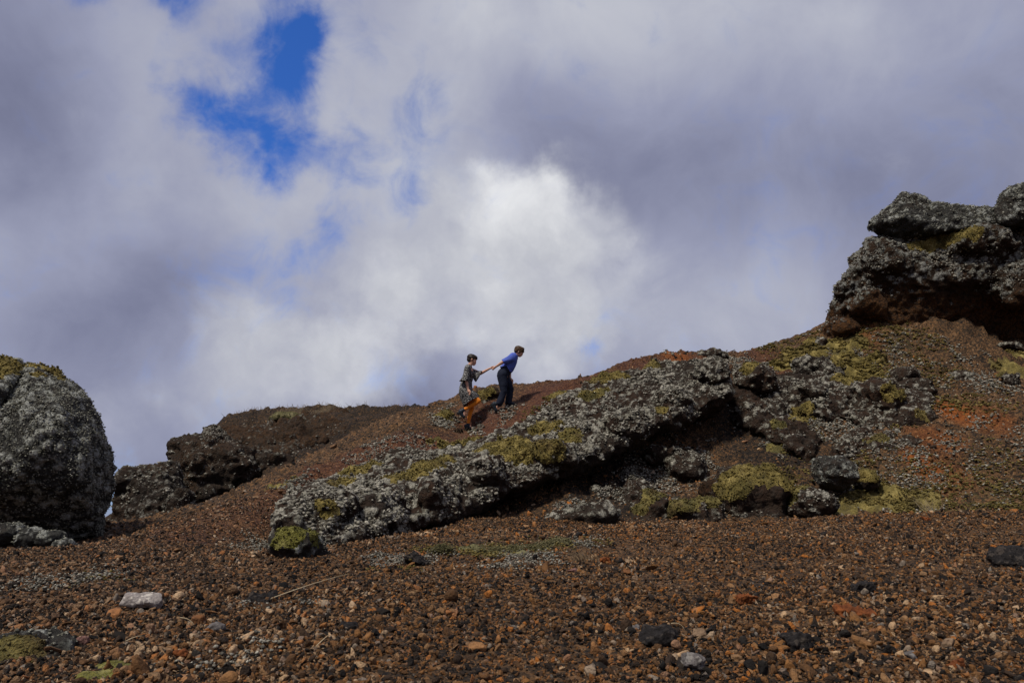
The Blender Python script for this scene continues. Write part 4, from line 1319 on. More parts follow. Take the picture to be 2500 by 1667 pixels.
for o in src:
    oi = ng.nodes.new('GeometryNodeObjectInfo')
    oi.transform_space = 'ORIGINAL'
    oi.inputs['Object'].default_value = o
    ng.links.new(oi.outputs['Geometry'], gti.inputs[0])


def named(nm, typ):
    nd = ng.nodes.new('GeometryNodeInputNamedAttribute')
    nd.data_type = typ
    nd.inputs['Name'].default_value = nm
    return nd.outputs['Attribute']


# one instance per stone shape: each shape becomes its own instance before they are joined
ng.nodes.remove(gti)
jn = ng.nodes.new('GeometryNodeJoinGeometry')
for nd in [x for x in ng.nodes if x.bl_idname == 'GeometryNodeObjectInfo']:
    g2 = ng.nodes.new('GeometryNodeGeometryToInstance')
    ng.links.new(nd.outputs['Geometry'], g2.inputs[0])
    ng.links.new(g2.outputs[0], jn.inputs[0])
e2r = ng.nodes.new('FunctionNodeEulerToRotation')
ng.links.new(named('rot', 'FLOAT_VECTOR'), e2r.inputs[0])
ng.links.new(gi_.outputs[0], iop.inputs['Points'])
ng.links.new(jn.outputs[0], iop.inputs['Instance'])
iop.inputs['Pick Instance'].default_value = True
ng.links.new(named('idx', 'INT'), iop.inputs['Instance Index'])
ng.links.new(e2r.outputs[0], iop.inputs['Rotation'])
ng.links.new(named('scl', 'FLOAT'), iop.inputs['Scale'])
ng.links.new(iop.outputs[0], go_.inputs[0])
md = gravel.modifiers.new('stones', 'NODES')
md.node_group = ng


# ---- lichen crust and moss tufts growing on the slope
def tufts(name, weight, n, size, material, label, cat, seed, squash=(1, 1, 0.7), thr=0.25, on_moss=False):
    rg = np.random.default_rng(seed)
    P = G.reshape(nr, na, 3)[5:-1, :len(a_front)]
    w = np.clip(weight.reshape(nr, na)[5:-1, :len(a_front)] - thr, 0, 1)
    w = w * sstep(-0.25, 0.35, fbm(P.reshape(-1, 3) * 2.2, 4, 0.6, seed=seed)).reshape(w.shape) * ((moss_w.reshape(nr, na)[5:-1, :len(a_front)] < 0.05) | on_moss)
    w = w * (RAD[5:-1, None] ** 1.25)
    w = w.ravel() / w.sum()
    ix = rg.choice(len(w), n, p=w)
    Pc = P.reshape(-1, 3)[ix]
    dist = np.hypot(Pc[:, 0], Pc[:, 1])
    sz = rg.uniform(*size, n) * np.clip(dist / 14, 0.55, 1.4)
    Pc = Pc + rg.normal(size=(n, 3)) * 0.02 + np.array((0, 0, 0.3)) * sz[:, None]
    v_, f_ = scatter(Pc, sz, seed, squash, 0.32)
    o = link(name, mk_mesh(name, v_, f_, False), material, None)
    tag(o, label, cat, None, 'stuff')


tufts('lichen', np.clip(g_lich * 1.1, 0, 1), 28000, (0.007, 0.024), M_LICHEN, 'pale lichen crust scattered over the scoria slope', 'lichen', 71)
tufts('moss', np.clip(g_moss * 1.1, 0, 1), 9000, (0.010, 0.030), M_MOSS, 'thin olive moss growing between the stones of the slope', 'moss', 73, (1, 1, 0.5))
tufts('moss', np.where(np.isin(moss_of, [8, 9, 10]), 0, moss_w) * 3, 10000, (0.008, 0.026), M_MOSS, 'short olive moss shoots on the moss mats of the slope', 'moss', 75, (1, 1, 0.6), 0.05, True)
tufts('moss', np.where(np.isin(moss_of, [9, 10]), moss_w, 0) * 3, 5000, (0.008, 0.022), M_MOSSL, 'pale green moss shoots on the mats lying on the gravel', 'moss', 76, (1, 1, 0.6), 0.05, True)


# ------------------------------------------------------------------ the two walkers
PD = 16.5


def Q(cx, cy, dy=0.0):
    """a point on a walker: enlarged-photo coordinates plus metres away from the viewer"""
    return pt(1080 + cx / 6.03, 820 + cy / 6.03, PD + dy)


def cap(p0, r0, p1, r1, seg=14):
    """closed tapered limb with round ends"""
    p0, p1 = np.asarray(p0, float), np.asarray(p1, float)
    ax = p1 - p0
    L = np.linalg.norm(ax)
    ax = ax / max(L, 1e-9)
    s = np.cross(ax, (0.3, 0.9, 0.2))
    s /= np.linalg.norm(s)
    t = np.cross(ax, s)
    rings = []
    for a in (-80, -50, -20):
        rings.append((p0 + ax * r0 * math.sin(R(a)), r0 * math.cos(R(a))))
    for a in (20, 50, 80):
        rings.append((p1 + ax * r1 * math.sin(R(a)), r1 * math.cos(R(a))))
    V, F = [], []
    for c, r in rings:
        for k in range(seg):
            th = 2 * math.pi * k / seg
            V.append(c + r * (math.cos(th) * s + math.sin(th) * t))
    n = len(rings)
    for i in range(n - 1):
        for k in range(seg):
            a, b = i * seg + k, i * seg + (k + 1) % seg
            F.append([a, b, b + seg, a + seg])
    V.append(p0 - ax * r0)
    V.append(p1 + ax * r1)
    for k in range(seg):
        F.append([n * seg, (k + 1) % seg, k])
        F.append([n * seg + 1, (n - 1) * seg + k, (n - 1) * seg + (k + 1) % seg])
    return np.array(V), F


def chain(pts):
    """limb through several (point, radius)"""
    return [cap(pts[i][0], pts[i][1], pts[i + 1][0], pts[i + 1][1]) for i in range(len(pts) - 1)]


def egg(c, rx, ry, rz, tilt=0.0):
    """ellipsoid, tilted in the picture plane (about the viewing axis)"""
    V = ICO2 * np.array((rx, ry, rz))
    ca, sa = math.cos(tilt), math.sin(tilt)
    V = np.stack([V[:, 0] * ca + V[:, 2] * sa, V[:, 1], -V[:, 0] * sa + V[:, 2] * ca], 1)
    return V + np.asarray(c), [list(f) for f in ICOF2]


def part(name, shells, voxel, material, parent, base, smooth=3, noise=0.0, nscale=20.0, push=0.0):
    V, F = remesh(shells, voxel)
    V = relax(V, F, smooth)
    if noise or push:
        N = normals(V, F)
        V = V + N * (push + noise * fbm(V * nscale, 3, seed=len(V)))[:, None]
    return link(name, mk_mesh(name, V - base, F), material, parent)


def loft(rings, seg=40, sub=8, wav=0.0, nw=9, hem=1.0, seed=1):
    """open cloth tube through rings (end point, end point, half depth, depth offset), with folds towards the hem"""
    n = len(rings)
    ts = np.linspace(0, n - 1, (n - 1) * sub + 1)

    def cr(vals, t):
        i = int(min(math.floor(t), n - 2))
        f = t - i
        p0, p1, p2, p3 = vals[max(i - 1, 0)], vals[i], vals[i + 1], vals[min(i + 2, n - 1)]
        return 0.5 * ((2 * p1) + (-p0 + p2) * f + (2 * p0 - 5 * p1 + 4 * p2 - p3) * f * f + (-p0 + 3 * p1 - 3 * p2 + p3) * f ** 3)
    A = [np.asarray(r[0], float) for r in rings]
    B = [np.asarray(r[1], float) for r in rings]
    Hh = [np.array([r[2]]) for r in rings]
    V = []
    for t in ts:
        a, b, h = cr(A, t), cr(B, t), float(cr(Hh, t)[0])
        c, u = (a + b) / 2, (b - a) / 2
        w = np.array((0, 1.0, 0))
        k = (t / (n - 1)) ** 1.5 * wav
        for j in range(seg):
            th = 2 * math.pi * j / seg
            q = 1 + k * math.sin(nw * th + seed + 0.8 * math.sin(3 * th)) + 0.02 * math.sin(5 * th + 3.1 * t + seed)
            V.append(c + q * (u * math.cos(th) + w * h * math.sin(th)))
    V = np.array(V)
    m = len(ts)
    F = [[i * seg + j, i * seg + (j + 1) % seg, (i + 1) * seg + (j + 1) % seg, (i + 1) * seg + j] for i in range(m - 1) for j in range(seg)]
    return V, np.array(F)


def cloth(name, VF, material, parent, base, thick=0.006, noise=0.004, close_top=False):
    V, F = VF
    N = normals(V, F)
    V = V + N * (noise * fbm(V * 14.0, 3, seed=4))[:, None]
    o = link(name, mk_mesh(name, V - base, F), material, parent)
    md = o.modifiers.new('thickness', 'SOLIDIFY')
    md.thickness = thick
    md.offset = 0.0
    return o


def R2(a, b, h, dy=0.0):
    return (Q(*a, dy), Q(*b, dy), h)


def hand(wrist, mid, r_palm, fingers, thumb):
    """palm, four fingers and a thumb, each finger bent at a knuckle"""
    sh = [cap(wrist, 0.022, mid, r_palm)]
    for base_, knuckle, tip in fingers:
        sh += chain([(base_, 0.0098), (knuckle, 0.0092), (tip, 0.0078)])
    sh += chain([(thumb[0], 0.0125), (thumb[1], 0.0105), (thumb[2], 0.0088)])
    return sh


def plain(name, col, rough=0.7, noise=0.25, scale=30.0, sheen=0.0):
    m, t, b = mat(name)
    co = t.new('ShaderNodeTexCoord').outputs['Object']
    n = t.noise(co, scale, 4.0, 0.6)
    c = t.mix(n, tuple(x * (1 - noise) for x in col), tuple(min(1, x * (1 + noise)) for x in col))
    t.l.new(c, b.inputs['Base Color'])
    bump(t, b, t.noise(co, scale * 2, 3.0), 0.35, 0.006)
    b.inputs['Roughness'].default_value = rough
    b.inputs['Sheen Weight'].default_value = sheen
    return m


M_SKIN = plain('skin', (0.56, 0.31, 0.21), 0.55, 0.10, 12)
M_HAIRD = plain('dark_hair', (0.020, 0.013, 0.008), 0.5, 0.5, 60)
M_HAIRB = plain('brown_hair', (0.060, 0.033, 0.015), 0.5, 0.5, 60)
M_TIGHTS = plain('orange_tights', (0.68, 0.20, 0.012), 0.75, 0.12, 40, 0.2)
M_BOOT = plain('dark_boot', (0.014, 0.019, 0.026), 0.45, 0.4, 30)
M_SOLE = plain('black_sole', (0.010, 0.010, 0.011), 0.8, 0.3, 30)
M_SHIRT = plain('blue_shirt', (0.075, 0.115, 0.42), 0.8, 0.22, 10)
M_TROUSER = plain('navy_trousers', (0.009, 0.012, 0.024), 0.85, 0.3, 14)
M_BOW = plain('red_bow', (0.22, 0.035, 0.02), 0.7, 0.2, 30)
M_LIP = plain('lips', (0.36, 0.10, 0.08), 0.5, 0.1, 30)
M_EYE = plain('eye', (0.02, 0.013, 0.01), 0.3, 0.1, 30)
M_FRAME = plain('glasses_frame', (0.02, 0.016, 0.014), 0.35, 0.1, 30)


def mat_print():
    m, t, b = mat('black_white_print')
    co = t.new('ShaderNodeTexCoord').outputs['Object']
    w = t.vm('ADD', co, t.vm('SCALE', t.noise(co, 40.0, 2.0, color=True), s=0.012))
    v = t.voro(w, 66.0)
    c = t.ramp(v, [(0.0, (0.52, 0.50, 0.45)), (0.36, (0.40, 0.385, 0.35)), (0.46, (0.016, 0.016, 0.017)), (1.0, (0.010, 0.010, 0.012))])
    pick = t.new('ShaderNodeSeparateColor', {0: t.voro(w, 66.0, out='Color')}).outputs[0]
    c = t.mix(t.mapr(pick, 0.84, 0.86), c, (0.016, 0.015, 0.016))
    t.l.new(c, b.inputs['Base Color'])
    b.inputs['Roughness'].default_value = 0.85
    return m


M_PRINT = mat_print()


def boot(heel, toe, ankle, dy, up, parent, base, name='boot', wide=0.040):
    """ankle boot: shaft, foot tapering to the toe, separate sole with a heel"""
    h, t_, a = Q(*heel, dy), Q(*toe, dy), Q(*ankle, dy)
    u = np.asarray(up, float)
    u = u / np.linalg.norm(u)
    f = (t_ - h) / np.linalg.norm(t_ - h)
    sh = [cap(a, 0.050, h + f * 0.045 + u * 0.055, 0.046), cap(h + f * 0.045 + u * 0.045, 0.044, t_ - f * 0.045 + u * 0.036, 0.034), cap(h + f * 0.03 + u * 0.07, 0.042, t_ - f * 0.09 + u * 0.045, 0.036)]
    o = part(name, sh, 0.009, M_BOOT, parent, base, 3, 0.003, 25)
    side = np.cross(f, u)
    side /= np.linalg.norm(side)
    pts = []
    for k, wd in ((0.0, 0.030), (0.10, 0.036), (0.45, 0.032), (0.75, 0.042), (0.93, 0.030), (1.0, 0.016)):
        for s in (-1, 1):
            for z in (0.0, 0.020):
                pts.append(h + (t_ - h) * k + side * wd * s + u * z)
    hl = []
    for k in (0.0, 0.27):
        for s in (-1, 1):
            for z in (-0.022, 0.004):
                hl.append(h + (t_ - h) * k + side * 0.031 * s + u * z)
    part('sole', [hull(pts), hull(hl)], 0.007, M_SOLE, o, base, 1)
    return o


# ---- person in the printed dress, stepping up and held by the hand
baseA = Q(385, 1388, 0.06)
pa = empty('person', baseA)
tag(pa, 'person in black and white patterned dress and orange tights, climbing behind and holding hands', 'person', 'two walkers hand in hand')
rA_sh, rA_el, rA_wr = Q(362, 486, -.165), Q(352, 655, -.215), Q(380, 786, -.205)
lA_sh, lA_el, lA_wr = Q(412, 492, .15), Q(562, 552, .12), Q(695, 480, .0)
hipn, kneen, ankn = Q(335, 800, -.085), Q(533, 957, -.085), Q(322, 1082, -.075)
hipf, kneef, ankf = Q(348, 805, .085), Q(434, 1062, .08), Q(377, 1300, .06)
headA = [egg(Q(441, 334, 0), .098, .078, .092, 0.25), egg(Q(462, 372, 0), .058, .060, .078, 0.15), cap(Q(452, 405), .045, Q(462, 424), .024), cap(Q(489, 392), .014, Q(495, 405), .010), cap(Q(484, 366), .016, Q(489, 392), .010), cap(Q(478, 352, -.025), .02, Q(478, 352, .025), .02),
         cap(Q(480, 418), .014, Q(481, 424), .012), egg(Q(436, 342, -.078), .014, .010, .026, 0.2), egg(Q(436, 342, .078), .014, .010, .026, 0.2)]
torsoA = [cap(Q(425, 385), .047, Q(397, 452), .052), cap(Q(385, 478, -.10), .065, Q(385, 478, .10), .065), cap(Q(388, 520, -.055), .095, Q(362, 640, -.045), .078), cap(Q(388, 520, .055), .095, Q(362, 640, .045), .078), cap(Q(410, 555, -.05), .055, Q(410, 555, .05), .055),
          cap(Q(362, 640), .09, Q(340, 780), .12), cap(Q(335, 790, -.07), .105, Q(335, 790, .07), .105)]
armA = chain([(rA_sh, .048), ((rA_sh + rA_el) / 2, .043), (rA_el, .036), ((rA_el * .65 + rA_wr * .35), .034), (rA_wr, .024)])
armA += chain([(lA_sh, .048), ((lA_sh + lA_el) / 2, .043), (lA_el, .036), ((lA_el * .65 + lA_wr * .35), .034), (lA_wr, .024)])
hA1 = hand(rA_wr, Q(390, 815, -.21), .030,
           [(Q(404, 822, -.225), Q(412, 845, -.23), Q(408, 862, -.225)), (Q(398, 826, -.215), Q(404, 852, -.215), Q(400, 872, -.212)), (Q(390, 828, -.205), Q(394, 852, -.203), Q(390, 868, -.2)), (Q(382, 824, -.198), Q(383, 842, -.195), Q(380, 856, -.192))],
           (Q(402, 800, -.225), Q(414, 815, -.235), Q(416, 832, -.235)))
hA2 = hand(lA_wr, Q(726, 468, -.01), .027,
           [(Q(738, 455, -.02), Q(758, 456, -.035), Q(764, 470, -.045)), (Q(741, 463, -.012), Q(762, 466, -.03), Q(764, 480, -.042)), (Q(740, 472, -.005), Q(758, 476, -.025), Q(758, 488, -.04)), (Q(736, 480, 0), Q(750, 486, -.02), Q(748, 495, -.032))],
           (Q(722, 455, -.025), Q(740, 448, -.045), Q(756, 452, -.06)))
legA = chain([(hipn, .098), ((hipn + kneen) / 2, .074), (kneen, .047), (kneen * .62 + ankn * .38 + np.array((0, 0, -.010)), .046), (ankn, .029)]) + chain([(hipf, .098), ((hipf + kneef) / 2, .074), (kneef, .046), (kneef * .65 + ankf * .35 + np.array((-.010, 0, 0)), .046), (ankf, .029)])
footA = [cap(ankn, .034, Q(318, 1185, -.075), .026), cap(ankf, .034, Q(432, 1362, .06), .026)]
body = part('body', headA + torsoA + armA + hA1 + hA2 + legA + footA, 0.0085, M_SKIN, pa, baseA, 3)
part('tights', legA, 0.009, M_TIGHTS, pa, baseA, 3, 0.002, 18, push=0.006)
boot((217, 1128), (322, 1226), (308, 1092), -.075, Q(330, 1090) - Q(250, 1175), pa, baseA)
boot((326, 1376), (446, 1372), (377, 1312), .06, (0.0, 0, 1), pa, baseA)
cloth('skirt', loft([R2((286, 645), (436, 645), .125), R2((264, 715), (437, 715), .17), R2((245, 795), (443, 788), .205), R2((246, 852), (470, 820), .215), R2((272, 940), (522, 856), .21), R2((310, 1040), (540, 905), .195)], wav=0.035, nw=7), M_PRINT, pa, baseA)
cloth('bodice', loft([R2((372, 424), (420, 430), .050), R2((338, 444), (436, 456), .150), R2((320, 500), (446, 508), .175), R2((310, 560), (460, 568), .160), R2((298, 615), (452, 620), .150), R2((268, 664), (442, 664), .165)], wav=0.03, nw=8, seed=2), M_PRINT, pa, baseA)
cloth('sleeve', loft([R2((362, 436), (402, 444), .045, -.09), R2((334, 456), (404, 464), .078, -.145), R2((318, 530), (400, 536), .058, -.185), R2((292, 605), (395, 612), .066, -.205), R2((250, 664), (389, 672), .078, -.21)], wav=0.07, nw=6, seed=3), M_PRINT, pa, baseA)
cloth('sleeve', loft([R2((400, 452), (396, 560), .075, .14), R2((440, 478), (424, 575), .060, .14), R2((500, 510), (462, 640), .058, .12), R2((548, 514), (480, 664), .066, .10), R2((584, 514), (494, 676), .072, .08)], wav=0.08, nw=6, seed=5), M_PRINT, pa, baseA)
part('hair', [egg(Q(436, 320, 0), .112, .092, .082, 0.30), egg(Q(478, 322, 0), .062, .078, .055, 0.5), egg(Q(405, 350, 0), .062, .075, .062), egg(Q(376, 346, 0), .030, .036, .032), cap(Q(500, 338, -.02), .019, Q(502, 344, .02), .019), cap(Q(452, 352, -.07), .012, Q(450, 372, -.068), .007)], 0.008, M_HAIRD, pa, baseA, 2, 0.006, 30)
part('eye', [egg(Q(487, 370, -.030), .007, .006, .007)], 0.003, M_EYE, pa, baseA, 1)
part('eyebrow', [cap(Q(480, 357, -.042), .004, Q(492, 358, -.026), .004)], 0.003, M_HAIRD, pa, baseA, 1)
part('lips', [cap(Q(484, 418, -.012), .007, Q(486, 418, .012), .007)], 0.003, M_LIP, pa, baseA, 1)

# ---- person in the blue shirt, leading and pulling
baseB = Q(980, 1040, 0.2)
pb = empty('person', baseB)
tag(pb, 'person in blue shirt and dark trousers, leaning forward uphill and pulling the other by hand', 'person', 'two walkers hand in hand')
rB_sh, rB_el, rB_wr = Q(1028, 318, -.16), Q(898, 380, -.21), Q(797, 446, -.11)
lB_sh, lB_el, lB_wr = Q(1058, 335, .16), Q(990, 505, .21), Q(998, 615, .12)
headB = [egg(Q(1132, 216, 0), .098, .078, .092, 0.55), egg(Q(1150, 256, 0), .058, .060, .078, 0.45), cap(Q(1135, 280), .045, Q(1133, 297), .026), cap(Q(1172, 280), .014, Q(1174, 290), .010), cap(Q(1174, 256), .016, Q(1173, 282), .010), cap(Q(1172, 246, -.025), .02, Q(1172, 246, .025), .02),
         cap(Q(1152, 300), .014, Q(1152, 305), .012), egg(Q(1122, 232, -.078), .014, .010, .026, 0.4), egg(Q(1122, 232, .078), .014, .010, .026, 0.4)]
torsoB = [cap(Q(1110, 255), .048, Q(1070, 300), .054), cap(Q(1045, 312, -.10), .066, Q(1045, 312, .10), .066), cap(Q(1022, 350, -.055), .098, Q(955, 460, -.045), .085), cap(Q(1022, 350, .055), .098, Q(955, 460, .045), .085), cap(Q(1050, 390, -.05), .055, Q(1050, 390, .05), .055),
          cap(Q(955, 460), .095, Q(895, 570), .12), cap(Q(890, 590, -.07), .11, Q(890, 590, .07), .11)]
armB = chain([(rB_sh, .050), ((rB_sh + rB_el) / 2, .045), (rB_el, .038), ((rB_el * .65 + rB_wr * .35), .036), (rB_wr, .025)])
armB += chain([(lB_sh, .050), ((lB_sh + lB_el) / 2, .045), (lB_el, .038), ((lB_el * .65 + lB_wr * .35), .036), (lB_wr, .025)])
hB1 = hand(rB_wr, Q(768, 466, -.065), .028,
           [(Q(754, 462, -.06), Q(736, 468, -.055), Q(728, 482, -.04)), (Q(754, 472, -.062), Q(736, 480, -.055), Q(732, 492, -.04)), (Q(756, 482, -.062), Q(742, 490, -.055), Q(738, 500, -.04)), (Q(760, 490, -.06), Q(750, 498, -.052), Q(746, 505, -.04))],
           (Q(768, 452, -.05), Q(752, 444, -.035), Q(738, 446, -.02)))
hB2 = hand(lB_wr, Q(1014, 645, .10), .030,
           [(Q(1026, 655, .085), Q(1040, 672, .08), Q(1042, 690, .08)), (Q(1022, 660, .095), Q(1035, 682, .09), Q(1036, 702, .09)), (Q(1016, 662, .105), Q(1026, 684, .10), Q(1028, 702, .10)), (Q(1010, 660, .115), Q(1017, 678, .11), Q(1019, 694, .11))],
           (Q(1022, 632, .085), Q(1038, 645, .075), Q(1044, 660, .075)))
legBn = [(Q(882, 600, -.085), .118), (Q(897, 715, -.09), .098), (Q(905, 810, -.09), .078), (Q(875, 900, -.09), .074), (Q(842, 985, -.09), .078)]
legBf = [(Q(910, 608, .085), .118), (Q(960, 700, .09), .100), (Q(998, 780, .09), .080), (Q(990, 870, .09), .074), (Q(972, 972, .08), .078)]
thin = lambda ch, k: [(p, r * k) for p, r in ch]
legsB = chain(thin(legBn, .72)) + chain(thin(legBf, .72))
footB = [cap(Q(815, 985, -.09), .034, Q(782, 1100, -.09), .026), cap(Q(960, 980, .08), .034, Q(1050, 1015, .08), .026)]
part('body', headB + torsoB + armB + hB1 + hB2 + legsB + footB, 0.0085, M_SKIN, pb, baseB, 3)
part('trousers', chain(legBn) + chain(legBf) + [cap(Q(888, 560, -.075), .122, Q(888, 560, .075), .122), cap(Q(925, 500, -.065), .108, Q(925, 500, .065), .108), cap(Q(940, 520, 0), .115, Q(900, 580, 0), .125)], 0.010, M_TROUSER, pb, baseB, 3, 0.010, 9)
boot((712, 1000), (786, 1136), (806, 996), -.09, Q(820, 1010) - Q(740, 1068), pb, baseB)
boot((922, 1034), (1074, 1018), (962, 985), .08, (0.05, 0, 1), pb, baseB)
cloth('shirt', loft([R2((1066, 250), (1112, 300), .062), R2((1012, 258), (1106, 344), .160), R2((965, 316), (1092, 402), .180), R2((910, 388), (1068, 468), .150), R2((876, 428), (1040, 512), .142), R2((848, 456), (1016, 544), .150)], wav=0.03, nw=9, seed=7), M_SHIRT, pb, baseB)
cloth('sleeve', loft([R2((1050, 262), (1090, 345), .060, -.09), R2((1008, 262), (1056, 376), .080, -.15), R2((948, 306), (982, 398), .060, -.18), R2((873, 350), (908, 410), .054, -.20)], wav=0.05, nw=5, seed=8), M_SHIRT, pb, baseB)
cloth('sleeve', loft([R2((1012, 300), (1090, 350), .060, .13), R2((985, 390), (1060, 420), .060, .19), R2((960, 480), (1022, 500), .054, .21)], wav=0.05, nw=5, seed=9), M_SHIRT, pb, baseB)
part('collar', [cap(Q(1075, 268, -.05), .018, Q(1108, 305, -.035), .016), cap(Q(1075, 268, .05), .018, Q(1108, 305, .035), .016), cap(Q(1068, 258, -.04), .018, Q(1068, 258, .04), .018)], 0.008, M_SHIRT, pb, baseB, 2)
part('bow_tie', [cap(Q(1098, 322, -.01), .010, Q(1104, 334, -.045), .018), cap(Q(1098, 322, .01), .010, Q(1104, 334, .045), .018), cap(Q(1096, 318, 0), .014, Q(1098, 328, 0), .014)], 0.006, M_BOW, pb, baseB, 1)
part('hair', [egg(Q(1128, 205, 0), .110, .094, .088, 0.45), egg(Q(1168, 205, 0), .060, .080, .062, 0.8), egg(Q(1095, 222, 0), .060, .084, .055, 0.2), cap(Q(1190, 228, -.03), .022, Q(1192, 236, .03), .022), cap(Q(1130, 240, -.074), .022, Q(1148, 238, -.068), .012)], 0.008, M_HAIRB, pb, baseB, 2, 0.008, 26)
part('eye', [egg(Q(1174, 262, -.030), .007, .006, .007)], 0.003, M_EYE, pb, baseB, 1)
part('lips', [cap(Q(1162, 296, -.012), .007, Q(1163, 296, .012), .007)], 0.003, M_LIP, pb, baseB, 1)
gl = part('glasses', [cap(Q(1182, 258 + 12 * math.sin(a), -.034 + .024 * math.cos(a)), .0032, Q(1182, 258 + 12 * math.sin(a + .53), -.034 + .024 * math.cos(a + .53)), .0032, 6) for a in np.arange(0, 6.28, .524)]
          + [cap(Q(1182, 258 + 12 * math.sin(a), .034 + .024 * math.cos(a)), .0032, Q(1182, 258 + 12 * math.sin(a + .53), .034 + .024 * math.cos(a + .53)), .0032, 6) for a in np.arange(0, 6.28, .524)]
          + [cap(Q(1182, 250, -.058), .0032, Q(1122, 226, -.084), .0032, 6), cap(Q(1182, 250, .058), .0032, Q(1122, 226, .084), .0032, 6), cap(Q(1184, 256, -.012), .0032, Q(1184, 256, .012), .0032, 6)], 0.0025, M_FRAME, pb, baseB, 0)


# ------------------------------------------------------------------ single stones, straws and grass in the foreground
def mat_pebble(name, lo, hi, spot=None):
    m, t, b = mat(name)
    pos = t.new('ShaderNodeNewGeometry').outputs['Position']
    c = t.ramp(t.noise(pos, 28.0, 6.0, 0.7), [(0.32, lo), (0.68, hi)])
    if spot:
        c = t.mix(t.mapr(t.noise(pos, 22.0, 3.0, 0.6), 0.53, 0.60), c, spot)
    t.l.new(c, b.inputs['Base Color'])
    bump(t, b, t.m('ADD', t.noise(pos, 70.0, 5.0, 0.75), t.m('MULTIPLY', t.voro(pos, 55.0), 0.8)), 0.9, 0.012)
    return m


P_PALE = mat_pebble('pale_grey_stone', (0.20, 0.17, 0.15), (0.34, 0.30, 0.27), (0.52, 0.47, 0.40))
P_ORANGE = mat_pebble('orange_stone', (0.10, 0.045, 0.020), (0.25, 0.105, 0.036))
P_RUST = mat_pebble('rust_stone', (0.085, 0.027, 0.010), (0.25, 0.075, 0.018))
P_TAN = mat_pebble('tan_stone', (0.13, 0.085, 0.050), (0.29, 0.19, 0.115))
P_GREY = mat_pebble('grey_stone', (0.075, 0.066, 0.060), (0.17, 0.15, 0.138), (0.22, 0.20, 0.175))
P_PINK = mat_pebble('pink_stone', (0.12, 0.060, 0.048), (0.24, 0.13, 0.105))
P_BLACK = mat_pebble('black_stone', (0.007, 0.006, 0.006), (0.026, 0.022, 0.020), (0.050, 0.040, 0.032))


def lone_stone(label, bbox, material, seed, flat=1.0, rough=0.05, deep=0.9, sink=0.30, chips=16):
    rough, sink = rough * 1.5, sink + 0.18
    x0, y0, x1, y1 = bbox
    g = hit((x0 + x1) / 2, y1 - 0.25 * (y1 - y0))
    d = g[1]
    w, h = (x1 - x0) * d / FPX, (y1 - y0) * d / FPX
    rg = np.random.default_rng(seed)
    u = rg.normal(size=(chips, 3))
    u /= np.linalg.norm(u, axis=1, keepdims=True)
    u = np.sign(u) * np.abs(u) ** 0.7
    u /= np.abs(u).max(0)
    pts = u * np.array((w / 2, w / 2 * deep, h / 2 * flat))
    c = np.array((g[0], g[1], float(ground_at(g[0], g[1])[0]) + h / 2 * flat * (1 - sink)))
    V, F = remesh([hull(pts + c)], max(0.004, w / 40))
    V = relax(V, F, 2)
    N = normals(V, F)
    V = V + N * (w * rough * (fbm(V * (2.2 / w), 4, 0.6, seed=seed) + 0.5 * fbm(V * (7 / w), 2, seed=seed + 1)))[:, None]
    V = V - c
    o = link('stone', mk_mesh('stone', V, F), material)
    o.location = c
    tag(o, label, 'stone')
    return o


